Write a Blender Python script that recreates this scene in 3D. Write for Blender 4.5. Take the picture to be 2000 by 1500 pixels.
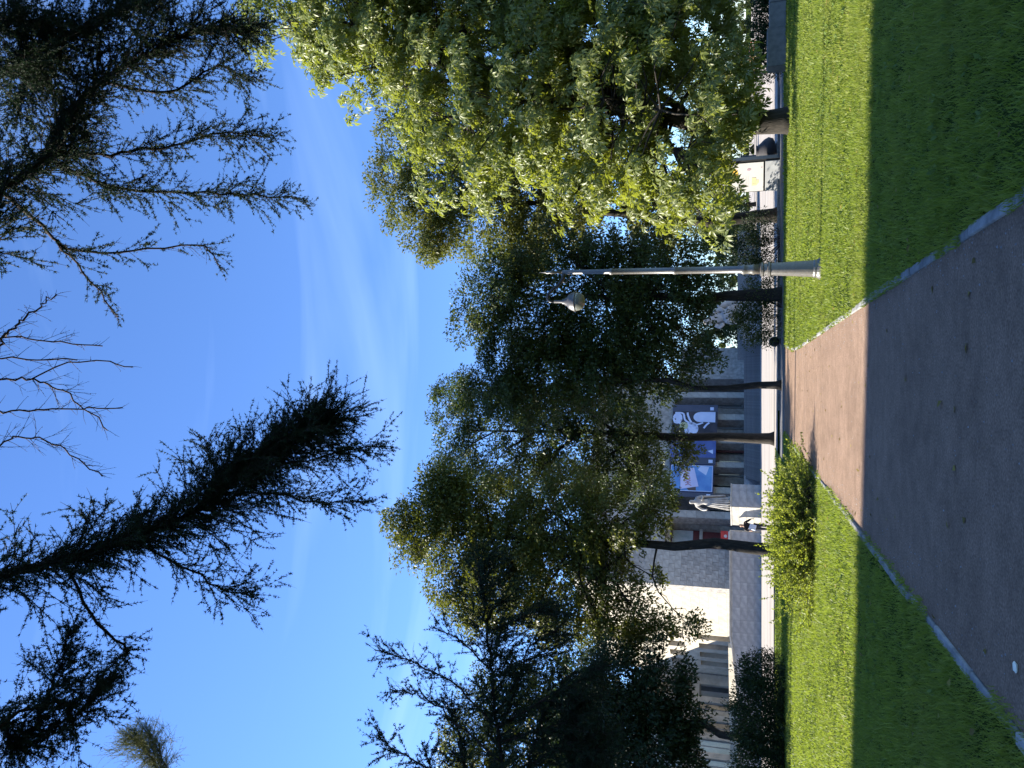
import bpy, bmesh, math, random
import numpy as np
from mathutils import Vector, Matrix

for o in list(bpy.data.objects):
    bpy.data.objects.remove(o)
scene = bpy.context.scene
col = scene.collection
R = math.radians

# ------------------------------------------------------------------ camera (held sideways)
TILT = R(16.874)
cd = bpy.data.cameras.new('camera')
cd.sensor_width = 36.0
cd.lens = 27.0
cd.clip_start = 0.05
cd.clip_end = 3000.0
cam = bpy.data.objects.new('camera', cd)
col.objects.link(cam)
fwd = Vector((0, math.cos(TILT), math.sin(TILT)))
right = Vector((1, 0, 0))
up = right.cross(fwd)
rot = Matrix((-up, right, -fwd)).transposed().to_4x4()   # phone turned on its side: world up points to the left of the frame
cam.matrix_world = Matrix.Translation((0, 0, 1.5)) @ rot
scene.camera = cam

# ------------------------------------------------------------------ sun, sky, exposure
SUN_EL = R(34.0)
SUN_DIR = Vector((-0.983 * math.cos(SUN_EL), 0.182 * math.cos(SUN_EL), math.sin(SUN_EL)))
world = bpy.data.worlds.new('World')
scene.world = world
world.use_nodes = True
wt = world.node_tree
for n in list(wt.nodes):
    wt.nodes.remove(n)
sky = wt.nodes.new('ShaderNodeTexSky')
sky.sky_type = 'NISHITA'
sky.sun_disc = False
sky.sun_elevation = SUN_EL
sky.sun_rotation = math.atan2(-0.983, 0.182)
sky.altitude = 200.0
sky.air_density = 1.0
sky.dust_density = 0.05
sky.ozone_density = 4.0
tc = wt.nodes.new('ShaderNodeTexCoord')
mp = wt.nodes.new('ShaderNodeMapping')
mp.inputs['Rotation'].default_value = (0, R(7), R(20))
mp.inputs['Scale'].default_value = (0.8, 1.0, 7.0)
no = wt.nodes.new('ShaderNodeTexNoise')
no.inputs['Scale'].default_value = 1.5
no.inputs['Detail'].default_value = 5.0
no.inputs['Roughness'].default_value = 0.5
no.inputs['Distortion'].default_value = 0.5
cr = wt.nodes.new('ShaderNodeValToRGB')
cr.color_ramp.elements[0].position = 0.565
cr.color_ramp.elements[0].color = (0, 0, 0, 1)
cr.color_ramp.elements[1].position = 0.80
cr.color_ramp.elements[1].color = (0.17, 0.17, 0.17, 1)
mx = wt.nodes.new('ShaderNodeMix')
mx.data_type = 'RGBA'
mx.inputs['B'].default_value = (5.2, 7.0, 9.6, 1)
bg = wt.nodes.new('ShaderNodeBackground')
bg.inputs['Strength'].default_value = 0.078
tint = wt.nodes.new('ShaderNodeMix')
tint.data_type = 'RGBA'
tint.blend_type = 'MULTIPLY'
tint.inputs['Factor'].default_value = 1.0
tint.inputs['B'].default_value = (0.76, 0.94, 1.22, 1)
wo = wt.nodes.new('ShaderNodeOutputWorld')
wt.links.new(tc.outputs['Generated'], mp.inputs['Vector'])
wt.links.new(mp.outputs['Vector'], no.inputs['Vector'])
wt.links.new(no.outputs['Fac'], cr.inputs['Fac'])
wt.links.new(cr.outputs['Color'], mx.inputs['Factor'])
wt.links.new(sky.outputs['Color'], tint.inputs['A'])
wt.links.new(tint.outputs['Result'], mx.inputs['A'])
wt.links.new(mx.outputs['Result'], bg.inputs['Color'])
wt.links.new(bg.outputs['Background'], wo.inputs['Surface'])

sd = bpy.data.lights.new('sun', 'SUN')
sd.energy = 5.0
sd.angle = R(0.53)
sd.color = (1.0, 0.93, 0.80)
so = bpy.data.objects.new('sun', sd)
so.rotation_euler = SUN_DIR.to_track_quat('Z', 'Y').to_euler()
so.location = SUN_DIR * 100
col.objects.link(so)

scene.view_settings.view_transform = 'Standard'
scene.view_settings.look = 'None'
scene.view_settings.gamma = 1.0
scene.view_settings.use_curve_mapping = False
scene.view_settings.exposure = 1.78
scene.render.engine = 'CYCLES'
scene.cycles.max_bounces = 6
scene.cycles.transparent_max_bounces = 4
scene.cycles.use_adaptive_sampling = True
scene.cycles.use_denoising = True

# ------------------------------------------------------------------ helpers
def tag(o, label=None, cat=None, group=None, kind=None):
    if label: o['label'] = label
    if cat: o['category'] = cat
    if group: o['group'] = group
    if kind: o['kind'] = kind
    return o

def empty(name, loc=(0, 0, 0), rz=0.0, label=None, cat=None, group=None):
    o = bpy.data.objects.new(name, None)
    o.location = loc
    o.rotation_euler = (0, 0, rz)
    o.empty_display_size = 0.3
    col.objects.link(o)
    return tag(o, label, cat, group)

def link(name, me, mat=None, parent=None, loc=None, rot=None):
    o = bpy.data.objects.new(name, me)
    if mat is not None and not me.materials:
        me.materials.append(mat)
    if parent is not None:
        o.parent = parent
    if loc is not None: o.location = loc
    if rot is not None: o.rotation_euler = rot
    col.objects.link(o)
    return o

def np_mesh(name, V, F, smooth=False):
    """V (n,3), F (m,k) with one k for all faces."""
    V = np.asarray(V, np.float32); F = np.asarray(F, np.int32)
    me = bpy.data.meshes.new(name)
    me.vertices.add(len(V)); me.vertices.foreach_set('co', V.ravel())
    k = F.shape[1]
    me.loops.add(F.size); me.loops.foreach_set('vertex_index', F.ravel())
    me.polygons.add(len(F))
    me.polygons.foreach_set('loop_start', np.arange(0, F.size, k, dtype=np.int32))
    me.update(calc_edges=True)
    if smooth:
        me.polygons.foreach_set('use_smooth', np.ones(len(F), bool))
    return me

class MB:
    """collects shapes into one mesh"""
    def __init__(s): s.v = []; s.f = []
    def add(s, V, F):
        b = len(s.v); s.v += [tuple(map(float, p)) for p in V]; s.f += [tuple(i + b for i in f) for f in F]; return s
    def box(s, a, b, M=None):
        (x0, y0, z0), (x1, y1, z1) = a, b
        V = [(x0,y0,z0),(x1,y0,z0),(x1,y1,z0),(x0,y1,z0),(x0,y0,z1),(x1,y0,z1),(x1,y1,z1),(x0,y1,z1)]
        if M is not None: V = [M @ Vector(p) for p in V]
        return s.add(V, [(0,3,2,1),(4,5,6,7),(0,1,5,4),(1,2,6,5),(2,3,7,6),(3,0,4,7)])
    def tube(s, pts, rad, k=6, cap=True):
        P = [Vector(p) for p in pts]; n = len(P)
        if not hasattr(rad, '__len__'): rad = [rad] * n
        ref = None; V = []; F = []
        for i in range(n):
            t = (P[min(i+1, n-1)] - P[max(i-1, 0)])
            t = t.normalized() if t.length > 1e-9 else Vector((0, 0, 1))
            if ref is None:
                ref = Vector((1, 0, 0)) if abs(t.x) < 0.8 else Vector((0, 1, 0))
            a = (ref - t * ref.dot(t)).normalized(); ref = a; b = t.cross(a)
            for j in range(k):
                w = 2 * math.pi * j / k
                V.append(P[i] + (a * math.cos(w) + b * math.sin(w)) * rad[i])
        for i in range(n - 1):
            for j in range(k):
                F.append((i*k+j, i*k+(j+1) % k, (i+1)*k+(j+1) % k, (i+1)*k+j))
        if cap:
            F.append(tuple(range(k))[::-1]); F.append(tuple((n-1)*k + j for j in range(k)))
        return s.add(V, F)
    def lathe(s, prof, k=20, c=(0, 0, 0)):
        V = []; F = []; n = len(prof)
        for r, z in prof:
            for j in range(k):
                w = 2 * math.pi * j / k
                V.append((c[0] + r*math.cos(w), c[1] + r*math.sin(w), c[2] + z))
        for i in range(n - 1):
            for j in range(k):
                F.append((i*k+j, i*k+(j+1) % k, (i+1)*k+(j+1) % k, (i+1)*k+j))
        F.append(tuple(range(k))[::-1]); F.append(tuple((n-1)*k + j for j in range(k)))
        return s.add(V, F)
    def prism(s, poly, z0, z1):
        n = len(poly)
        V = [(x, y, z0) for x, y in poly] + [(x, y, z1) for x, y in poly]
        F = [tuple(range(n))[::-1], tuple(range(n, 2*n))] + [(i, (i+1) % n, n + (i+1) % n, n + i) for i in range(n)]
        return s.add(V, F)
    def mesh(s, name, smooth=False, bevel=0.0):
        me = bpy.data.meshes.new(name)
        me.from_pydata(s.v, [], s.f); me.update()
        if bevel > 0:
            bm = bmesh.new(); bm.from_mesh(me)
            bmesh.ops.bevel(bm, geom=list(bm.edges), offset=bevel, segments=2, affect='EDGES', profile=0.5)
            bm.to_mesh(me); bm.free()
        if smooth:
            me.polygons.foreach_set('use_smooth', np.ones(len(me.polygons), bool))
        return me
    def build(s, name, mat, parent=None, smooth=False, bevel=0.0, loc=None, rot=None):
        return link(name, s.mesh(name, smooth, bevel), mat, parent, loc, rot)

# ------------------------------------------------------------------ materials
def nmat(name):
    m = bpy.data.materials.new(name); m.use_nodes = True
    nt = m.node_tree
    return m, nt, nt.nodes['Principled BSDF'], nt.nodes['Material Output']

def mat(name, c1, c2=None, scale=4.0, rough=0.8, bump=0.0, bscale=None, metal=0.0, spec=0.4, detail=6.0, objrand=0.0, coords='Object', lo=0.35, hi=0.65, stretch=None, stain=None):
    m, nt, p, out = nmat(name)
    L = nt.links.new
    p.inputs['Roughness'].default_value = rough
    p.inputs['Metallic'].default_value = metal
    p.inputs['Specular IOR Level'].default_value = spec
    c2 = c2 or c1
    tcn = nt.nodes.new('ShaderNodeTexCoord')
    vec = tcn.outputs[coords]
    if stretch:
        mpn = nt.nodes.new('ShaderNodeMapping'); mpn.inputs['Scale'].default_value = stretch
        L(vec, mpn.inputs['Vector']); vec = mpn.outputs['Vector']
    nz = nt.nodes.new('ShaderNodeTexNoise'); nz.inputs['Scale'].default_value = scale; nz.inputs['Detail'].default_value = detail
    L(vec, nz.inputs['Vector'])
    rp = nt.nodes.new('ShaderNodeValToRGB')
    rp.color_ramp.elements[0].position = lo; rp.color_ramp.elements[1].position = hi
    rp.color_ramp.elements[0].color = (*c1, 1); rp.color_ramp.elements[1].color = (*c2, 1)
    L(nz.outputs['Fac'], rp.inputs['Fac'])
    csock = rp.outputs['Color']
    if stain:                                   # worn lighter and darker areas, several sizes
        for ss, amt in stain:
            n2 = nt.nodes.new('ShaderNodeTexNoise'); n2.inputs['Scale'].default_value = ss; n2.inputs['Detail'].default_value = 5; n2.inputs['Roughness'].default_value = 0.6
            L(vec, n2.inputs['Vector'])
            m2 = nt.nodes.new('ShaderNodeMapRange'); m2.inputs['From Min'].default_value = 0.3; m2.inputs['From Max'].default_value = 0.7
            m2.inputs['To Min'].default_value = 1 - amt; m2.inputs['To Max'].default_value = 1 + amt
            L(n2.outputs['Fac'], m2.inputs['Value'])
            h2 = nt.nodes.new('ShaderNodeHueSaturation'); L(m2.outputs['Result'], h2.inputs['Value']); L(csock, h2.inputs['Color']); csock = h2.outputs['Color']
    if objrand > 0:
        oi = nt.nodes.new('ShaderNodeObjectInfo')
        mr = nt.nodes.new('ShaderNodeMapRange')
        mr.inputs['To Min'].default_value = 1 - objrand; mr.inputs['To Max'].default_value = 1 + objrand
        L(oi.outputs['Random'], mr.inputs['Value'])
        hs = nt.nodes.new('ShaderNodeHueSaturation')
        L(mr.outputs['Result'], hs.inputs['Value']); L(csock, hs.inputs['Color'])
        csock = hs.outputs['Color']
    L(csock, p.inputs['Base Color'])
    if bump > 0:
        nb = nt.nodes.new('ShaderNodeTexNoise'); nb.inputs['Scale'].default_value = bscale or scale * 5; nb.inputs['Detail'].default_value = 4
        L(vec, nb.inputs['Vector'])
        bp = nt.nodes.new('ShaderNodeBump'); bp.inputs['Strength'].default_value = bump; bp.inputs['Distance'].default_value = 0.02
        L(nb.outputs['Fac'], bp.inputs['Height']); L(bp.outputs['Normal'], p.inputs['Normal'])
    return m

def leaf_mat(name, ca, cb, trans=(0.12, 0.22, 0.02), tw=0.35, rough=0.45, spec=0.35, patch=0.0, cp=(0.1, 0.12, 0.02)):
    """each leaf a little different (random per island), partly translucent"""
    m, nt, p, out = nmat(name); L = nt.links.new
    g = nt.nodes.new('ShaderNodeNewGeometry')
    rp = nt.nodes.new('ShaderNodeValToRGB')
    rp.color_ramp.elements[0].color = (*ca, 1); rp.color_ramp.elements[1].color = (*cb, 1)
    L(g.outputs['Random Per Island'], rp.inputs['Fac'])
    csock = rp.outputs['Color']
    if patch > 0:
        tcn = nt.nodes.new('ShaderNodeTexCoord')
        nz = nt.nodes.new('ShaderNodeTexNoise'); nz.inputs['Scale'].default_value = 0.5; nz.inputs['Detail'].default_value = 3
        L(tcn.outputs['Object'], nz.inputs['Vector'])
        r2 = nt.nodes.new('ShaderNodeMapRange'); r2.inputs['From Min'].default_value = 0.45; r2.inputs['From Max'].default_value = 0.7; r2.inputs['To Max'].default_value = patch
        L(nz.outputs['Fac'], r2.inputs['Value'])
        mxn = nt.nodes.new('ShaderNodeMix'); mxn.data_type = 'RGBA'; mxn.inputs['B'].default_value = (*cp, 1)
        L(r2.outputs['Result'], mxn.inputs['Factor']); L(csock, mxn.inputs['A']); csock = mxn.outputs['Result']
    L(csock, p.inputs['Base Color'])
    p.inputs['Roughness'].default_value = rough
    p.inputs['Specular IOR Level'].default_value = spec
    t = nt.nodes.new('ShaderNodeBsdfTranslucent')
    mt = nt.nodes.new('ShaderNodeMix'); mt.data_type = 'RGBA'; mt.blend_type = 'MIX'; mt.inputs['Factor'].default_value = 0.75
    mt.inputs['B'].default_value = (*trans, 1); L(csock, mt.inputs['A']); L(mt.outputs['Result'], t.inputs['Color'])
    ms = nt.nodes.new('ShaderNodeMixShader'); ms.inputs['Fac'].default_value = tw
    L(p.outputs['BSDF'], ms.inputs[1]); L(t.outputs['BSDF'], ms.inputs[2]); L(ms.outputs['Shader'], out.inputs['Surface'])
    return m

M = {}
M['soil'] = mat('soil', (0.022, 0.036, 0.008), (0.036, 0.050, 0.012), 3.0, 0.95, spec=0.0)
M['grass'] = leaf_mat('grass_blades', (0.075, 0.125, 0.015), (0.235, 0.275, 0.048), (0.33, 0.42, 0.035), 0.40, 0.5, 0.28, 0.55, (0.24, 0.235, 0.055))
M['weed'] = leaf_mat('weed_leaves', (0.06, 0.11, 0.02), (0.15, 0.20, 0.06), (0.25, 0.33, 0.04), 0.3, 0.6, 0.1)
M['asphalt'] = mat('path_asphalt', (0.178, 0.117, 0.083), (0.305, 0.212, 0.152), 55.0, 0.95, 0.7, 150.0, spec=0.06, detail=8, stain=[(0.7, .15), (4.0, .16), (19.0, .13)])
M['asphalt_grey'] = mat('grey_asphalt', (0.10, 0.10, 0.105), (0.15, 0.145, 0.145), 1.2, 0.93, 0.3, 90.0, spec=0.25)
M['plaza'] = mat('plaza_paving', (0.26, 0.235, 0.21), (0.33, 0.295, 0.26), 0.35, 0.9, 0.1, 30.0, spec=0.25, stretch=(0.3, 2.0, 1), stain=[(0.35, .13), (2.2, .09)])
M['kerb'] = mat('kerb_concrete', (0.17, 0.17, 0.165), (0.28, 0.28, 0.27), 9.0, 0.9, 0.4, 60.0, objrand=0.2, stain=[(3.0, .2)], spec=.15)
M['bark'] = mat('dark_bark', (0.014, 0.012, 0.010), (0.036, 0.030, 0.025), 14.0, 0.95, 0.8, 30.0, stretch=(1, 1, 0.25))
M['larch_bark'] = mat('larch_bark', (0.016, 0.012, 0.011), (0.034, 0.025, 0.022), 20.0, 0.95, 0.5, 60.0)
M['twig'] = mat('larch_twig', (0.028, 0.017, 0.016), (0.05, 0.030, 0.026), 30.0, 0.9)
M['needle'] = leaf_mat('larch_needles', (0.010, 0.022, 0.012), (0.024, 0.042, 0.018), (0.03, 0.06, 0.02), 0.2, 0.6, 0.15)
M['needle_lit'] = leaf_mat('larch_needles_sunlit', (0.06, 0.075, 0.02), (0.12, 0.12, 0.03), (0.18, 0.19, 0.04), 0.35, 0.5, 0.3)  # larch needles again, sunlight put into a paler, yellower colour
M['cone'] = mat('larch_cone', (0.035, 0.024, 0.018), (0.06, 0.04, 0.03), 40.0, 0.9)
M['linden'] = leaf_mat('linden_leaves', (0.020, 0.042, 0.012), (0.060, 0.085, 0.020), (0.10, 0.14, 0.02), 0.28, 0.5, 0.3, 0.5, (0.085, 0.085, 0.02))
M['linden2'] = leaf_mat('sunlit_linden_leaves', (0.045, 0.062, 0.014), (0.11, 0.125, 0.026), (0.20, 0.22, 0.02), 0.30, 0.5, 0.3, 0.5, (0.11, 0.10, 0.022))  # sunlit copy of the linden leaves, brightness put into the colour
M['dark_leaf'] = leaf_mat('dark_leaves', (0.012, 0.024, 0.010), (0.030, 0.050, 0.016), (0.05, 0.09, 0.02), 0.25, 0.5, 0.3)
M['maple'] = leaf_mat('olive_leaves', (0.055, 0.075, 0.016), (0.13, 0.14, 0.03), (0.22, 0.24, 0.03), 0.34, 0.5, 0.3, 0.6, (0.13, 0.115, 0.03))
M['chestnut'] = leaf_mat('chestnut_leaves', (0.085, 0.120, 0.028), (0.195, 0.220, 0.082), (0.40, 0.45, 0.03), 0.38, 0.42, 0.42, 0.4, (0.15, 0.155, 0.035))
M['shrub'] = leaf_mat('shrub_leaves', (0.10, 0.145, 0.022), (0.23, 0.26, 0.05), (0.40, 0.46, 0.04), 0.45, 0.5, 0.3, 0.5, (0.17, 0.17, 0.03))
M['stone_light'] = mat('pale_limestone', (0.31, 0.295, 0.265), (0.42, 0.40, 0.36), 1.6, 0.88, 0.25, 20.0, objrand=0.12, stain=[(0.35, .13), (2.2, .09)])
M['stone_grey'] = mat('rough_grey_stone', (0.27, 0.255, 0.235), (0.40, 0.375, 0.34), 2.2, 0.93, 0.5, 24.0, objrand=0.13, stain=[(0.35, .13), (2.2, .09)])
M['stone_cream'] = mat('cream_limestone', (0.36, 0.32, 0.25), (0.48, 0.43, 0.34), 1.2, 0.88, 0.2, 18.0, objrand=0.10, stain=[(0.35, .13), (2.2, .09)])
M['granite'] = mat('granite_cladding', (0.25, 0.255, 0.265), (0.36, 0.36, 0.365), 1.4, 0.75, 0.2, 60.0, objrand=0.09, stain=[(0.35, .13), (2.2, .09)])
M['step'] = mat('step_granite', (0.13, 0.14, 0.145), (0.19, 0.195, 0.20), 6.0, 0.8, objrand=0.1)
M['marble'] = mat('weathered_white_stone', (0.27, 0.258, 0.24), (0.41, 0.39, 0.355), 2.5, 0.75, 0.2, 18.0, stain=[(0.35, .13), (2.2, .09)])
M['glass'] = mat('window_glass', (0.03, 0.04, 0.045), (0.05, 0.06, 0.07), 0.5, 0.08, spec=0.9)
M['glass_pale'] = mat('pale_reflecting_glass', (0.22, 0.25, 0.25), (0.30, 0.33, 0.32), 0.8, 0.12, spec=0.8)  # pale colour stands in for light reflected in the panes
M['brown_panel'] = mat('brown_panel', (0.10, 0.07, 0.05), (0.14, 0.10, 0.07), 3.0, 0.6)
M['frame'] = mat('grey_frame', (0.20, 0.21, 0.215), (0.26, 0.27, 0.275), 3.0, 0.6)
M['maroon'] = mat('maroon_paint', (0.085, 0.018, 0.020), (0.115, 0.025, 0.027), 3.0, 0.6)
M['lamp_iron'] = mat('dark_lamp_paint', (0.07, 0.063, 0.053), (0.10, 0.09, 0.077), 20.0, 0.42, 0.15, 80.0, spec=1.0, stain=[(6.0, .25)])
M['lamp_black'] = mat('black_lamp_paint', (0.018, 0.018, 0.02), None, 5.0, 0.35, spec=0.5)
M['lamp_glass'] = mat('frosted_lamp_glass', (0.12, 0.125, 0.105), (0.16, 0.165, 0.145), 6.0, 0.2, spec=0.6)
M['white'] = mat('white_print', (0.55, 0.54, 0.52), (0.60, 0.585, 0.57), 2.0, 0.6)
M['grey_box'] = mat('pale_grey_metal', (0.36, 0.37, 0.38), (0.42, 0.43, 0.44), 4.0, 0.5)
M['black'] = mat('black_metal', (0.014, 0.014, 0.016), None, 4.0, 0.5)
M['yellow'] = mat('yellow_print', (0.75, 0.45, 0.06), None, 2.0, 0.6)
M['paleyellow'] = mat('pale_yellow_print', (0.72, 0.60, 0.32), None, 2.0, 0.6)
M['pinkish'] = mat('mauve_print', (0.40, 0.28, 0.34), None, 2.0, 0.6)
M['faint'] = mat('faint_grey_print', (0.58, 0.57, 0.56), None, 2.0, 0.6)
M['ban_dark'] = mat('slate_banner', (0.055, 0.065, 0.10), (0.075, 0.085, 0.125), 0.8, 0.75)
M['ban_frame'] = mat('navy_banner_edge', (0.015, 0.02, 0.06), None, 2.0, 0.7)
M['ban_black'] = mat('black_banner', (0.022, 0.024, 0.034), (0.05, 0.045, 0.06), 1.2, 0.7)
M['ban_blue'] = mat('blue_sky_banner', (0.07, 0.20, 0.52), (0.16, 0.36, 0.66), 0.5, 0.7)
M['ban_blue2'] = mat('deep_blue_banner', (0.05, 0.085, 0.26), (0.09, 0.14, 0.36), 0.8, 0.7)
M['ban_white'] = mat('bluish_white_print', (0.52, 0.60, 0.82), (0.60, 0.68, 0.88), 1.0, 0.7)
M['ban_card'] = mat('pale_card_print', (0.52, 0.54, 0.78), (0.62, 0.62, 0.84), 0.8, 0.7)
M['ban_red'] = mat('brick_red_print', (0.36, 0.13, 0.16), None, 1.0, 0.7)
M['ban_hand'] = mat('brown_hand_print', (0.10, 0.075, 0.07), None, 1.0, 0.7)
M['ban_olive'] = mat('pale_olive_print', (0.42, 0.44, 0.27), None, 1.0, 0.7)
M['poster'] = mat('greenish_grey_print', (0.26, 0.33, 0.34), (0.40, 0.44, 0.47), 1.2, 0.7)
M['skin'] = mat('skin', (0.42, 0.26, 0.18), (0.48, 0.30, 0.21), 3.0, 0.6)
M['shirt_blue'] = mat('light_blue_cotton', (0.36, 0.55, 0.68), (0.42, 0.62, 0.74), 5.0, 0.85)
M['cloth_dark'] = mat('dark_navy_cloth', (0.018, 0.02, 0.032), (0.03, 0.033, 0.045), 6.0, 0.85)
M['cloth_black'] = mat('black_cloth', (0.012, 0.011, 0.012), (0.03, 0.02, 0.022), 6.0, 0.85)
M['hair'] = mat('dark_hair', (0.02, 0.014, 0.01), None, 8.0, 0.7)
M['shoe'] = mat('dark_shoe', (0.02, 0.02, 0.02), None, 8.0, 0.6)
M['red'] = mat('red_paint', (0.50, 0.035, 0.035), (0.58, 0.06, 0.05), 4.0, 0.55)
M['petal_red'] = mat('red_petals', (0.62, 0.06, 0.08), (0.70, 0.12, 0.12), 8.0, 0.7)
M['petal_cream'] = mat('cream_petals', (0.78, 0.70, 0.45), None, 8.0, 0.7)
M['blue_slate'] = mat('slate_blue_panel', (0.045, 0.065, 0.10), (0.065, 0.09, 0.13), 3.0, 0.6)
M['charcoal'] = mat('charcoal_stone', (0.035, 0.035, 0.042), (0.055, 0.052, 0.06), 6.0, 0.75, 0.3, 60.0)
M['paper'] = mat('crumpled_paper', (0.62, 0.62, 0.52), (0.72, 0.72, 0.62), 20.0, 0.8)
M['dead_leaf'] = leaf_mat('fallen_leaves', (0.12, 0.085, 0.02), (0.30, 0.24, 0.06), (0.25, 0.2, 0.04), 0.25, 0.7, 0.2)
M['plaster'] = mat('grey_plaster', (0.28, 0.27, 0.25), (0.34, 0.33, 0.31), 1.0, 0.9, stain=[(0.35, .13), (2.2, .09)])

# ------------------------------------------------------------------ foliage tools
def frames(axis, nrm):
    a = axis / np.linalg.norm(axis, axis=1, keepdims=True)
    n = nrm - a * np.sum(nrm * a, 1, keepdims=True)
    n /= np.maximum(np.linalg.norm(n, axis=1, keepdims=True), 1e-6)
    s = np.cross(n, a)
    return a, s, n

def stamp(cen, axis, nrm, size, TV, TF):
    """copies of a leaf template (TV: along, side, up; TF: faces) at every centre"""
    a, s, n = frames(axis, nrm)
    N = len(cen); k = len(TV)
    size = np.broadcast_to(size, (N,))[:, None, None]
    V = cen[:, None, :] + size * (TV[None, :, 0:1] * a[:, None, :] + TV[None, :, 1:2] * s[:, None, :] + TV[None, :, 2:3] * n[:, None, :])
    F = (TF[None, :, :] + (np.arange(N) * k)[:, None, None]).reshape(-1, TF.shape[1])
    return V.reshape(-1, 3), F

LEAF_V = np.array([(0, 0, 0), (0.45, 0.34, 0.07), (1, 0, -0.06), (0.45, -0.34, 0.07)], float)
LEAF_F = np.array([(0, 1, 2), (0, 2, 3)])
SMALL_V = np.array([(0, -0.10, 0), (0.42, 0.40, 0.05), (1, -0.12, -0.05)], float)   # a leaf only a pixel or two across
SMALL_F = np.array([(0, 1, 2)])

def chestnut_template():
    V = []; F = []
    for i, (ang, ln) in enumerate([(-92, .66), (-44, .90), (0, 1.0), (46, .88), (95, .62)]):
        w = R(ang); c, s = math.cos(w), math.sin(w); b = len(V)
        for (t, o, z) in [(0.06, 0, 0), (0.64, 0.185, -0.03), (0.62, 0, -0.11), (0.64, -0.185, -0.03), (1.0, 0, -0.42)]:
            t *= ln; o *= ln
            V.append((t*c - o*s, t*s + o*c, z * ln - 0.04 * (i % 2)))
        F += [(b, b+1, b+2), (b, b+2, b+3), (b+1, b+4, b+2), (b+2, b+4, b+3)]
    return np.array(V, float), np.array(F)
CH_V, CH_F = chestnut_template()

def rnd_unit(rng, n):
    v = rng.normal(size=(n, 3)); return v / np.linalg.norm(v, axis=1, keepdims=True)

def crown_points(rng, blobs, n, clump=0.5, per=70, shell=0.5, flat=0.6):
    """leaf centres gathered in clumps that lie in and near the shells of the blobs; also the clump centres"""
    B = np.array(blobs, float)
    w = (B[:, 3] * B[:, 4] * B[:, 5]) ** (2 / 3.0); w /= w.sum()
    nc = max(8, n // per)
    which = rng.choice(len(B), nc, p=w); B = B.copy(); B[:, 3:6] *= 1.08
    u = rnd_unit(rng, nc)
    rad = shell + (1.02 - shell) * rng.random(nc) ** 0.6
    cc = B[which, :3] + u * B[which, 3:6] * rad[:, None]
    cs = clump * (0.55 + 0.9 * rng.random(nc))
    weight = cs ** 2; weight /= weight.sum()
    k = rng.choice(nc, n, p=weight)
    off = rng.normal(size=(n, 3)) * 0.55
    ln_ = np.linalg.norm(off, axis=1, keepdims=True); off *= np.minimum(1.0, 0.95 * (0.8 + 0.3*rng.random((n, 1))) / np.maximum(ln_, 1e-6))
    off[:, 2] *= flat
    P = cc[k] + off * cs[k][:, None]
    outw = u[k] + 0.6 * off
    return P, outw, cc, which

def leaf_cloud(rng, P, outw, size, TV, TF, up=0.8, droop=0.3, jit=0.7):
    n = len(P)
    ax = outw * 0.6 + rnd_unit(rng, n) * jit; ax[:, 2] -= droop
    nr = outw * 0.5 + rnd_unit(rng, n) * jit; nr[:, 2] += up
    sz = size * (0.65 + 0.7 * rng.random(n))
    return stamp(P, ax, nr, sz, TV, TF)

def wiggle(rng, a, b, n, amt):
    a = np.array(a, float); b = np.array(b, float)
    L = np.linalg.norm(b - a)
    pts = [a + (b - a) * t for t in np.linspace(0, 1, n)]
    for i in range(1, n - 1):
        pts[i] = pts[i] + rng.normal(size=3) * amt * L
    return [tuple(p) for p in pts]

def catmull(pts, n):
    P = [np.array(p, float) for p in pts]
    P = [2*P[0]-P[1]] + P + [2*P[-1]-P[-2]]
    out = []
    segs = len(P) - 3
    for k in range(n):
        t = k / (n - 1) * segs; i = min(int(t), segs - 1); u = t - i
        a, b, c, d = P[i:i+4]
        out.append(0.5*((2*b) + (-a+c)*u + (2*a-5*b+4*c-d)*u*u + (-a+3*b-3*c+d)*u**3))
    return np.array(out)

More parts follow.
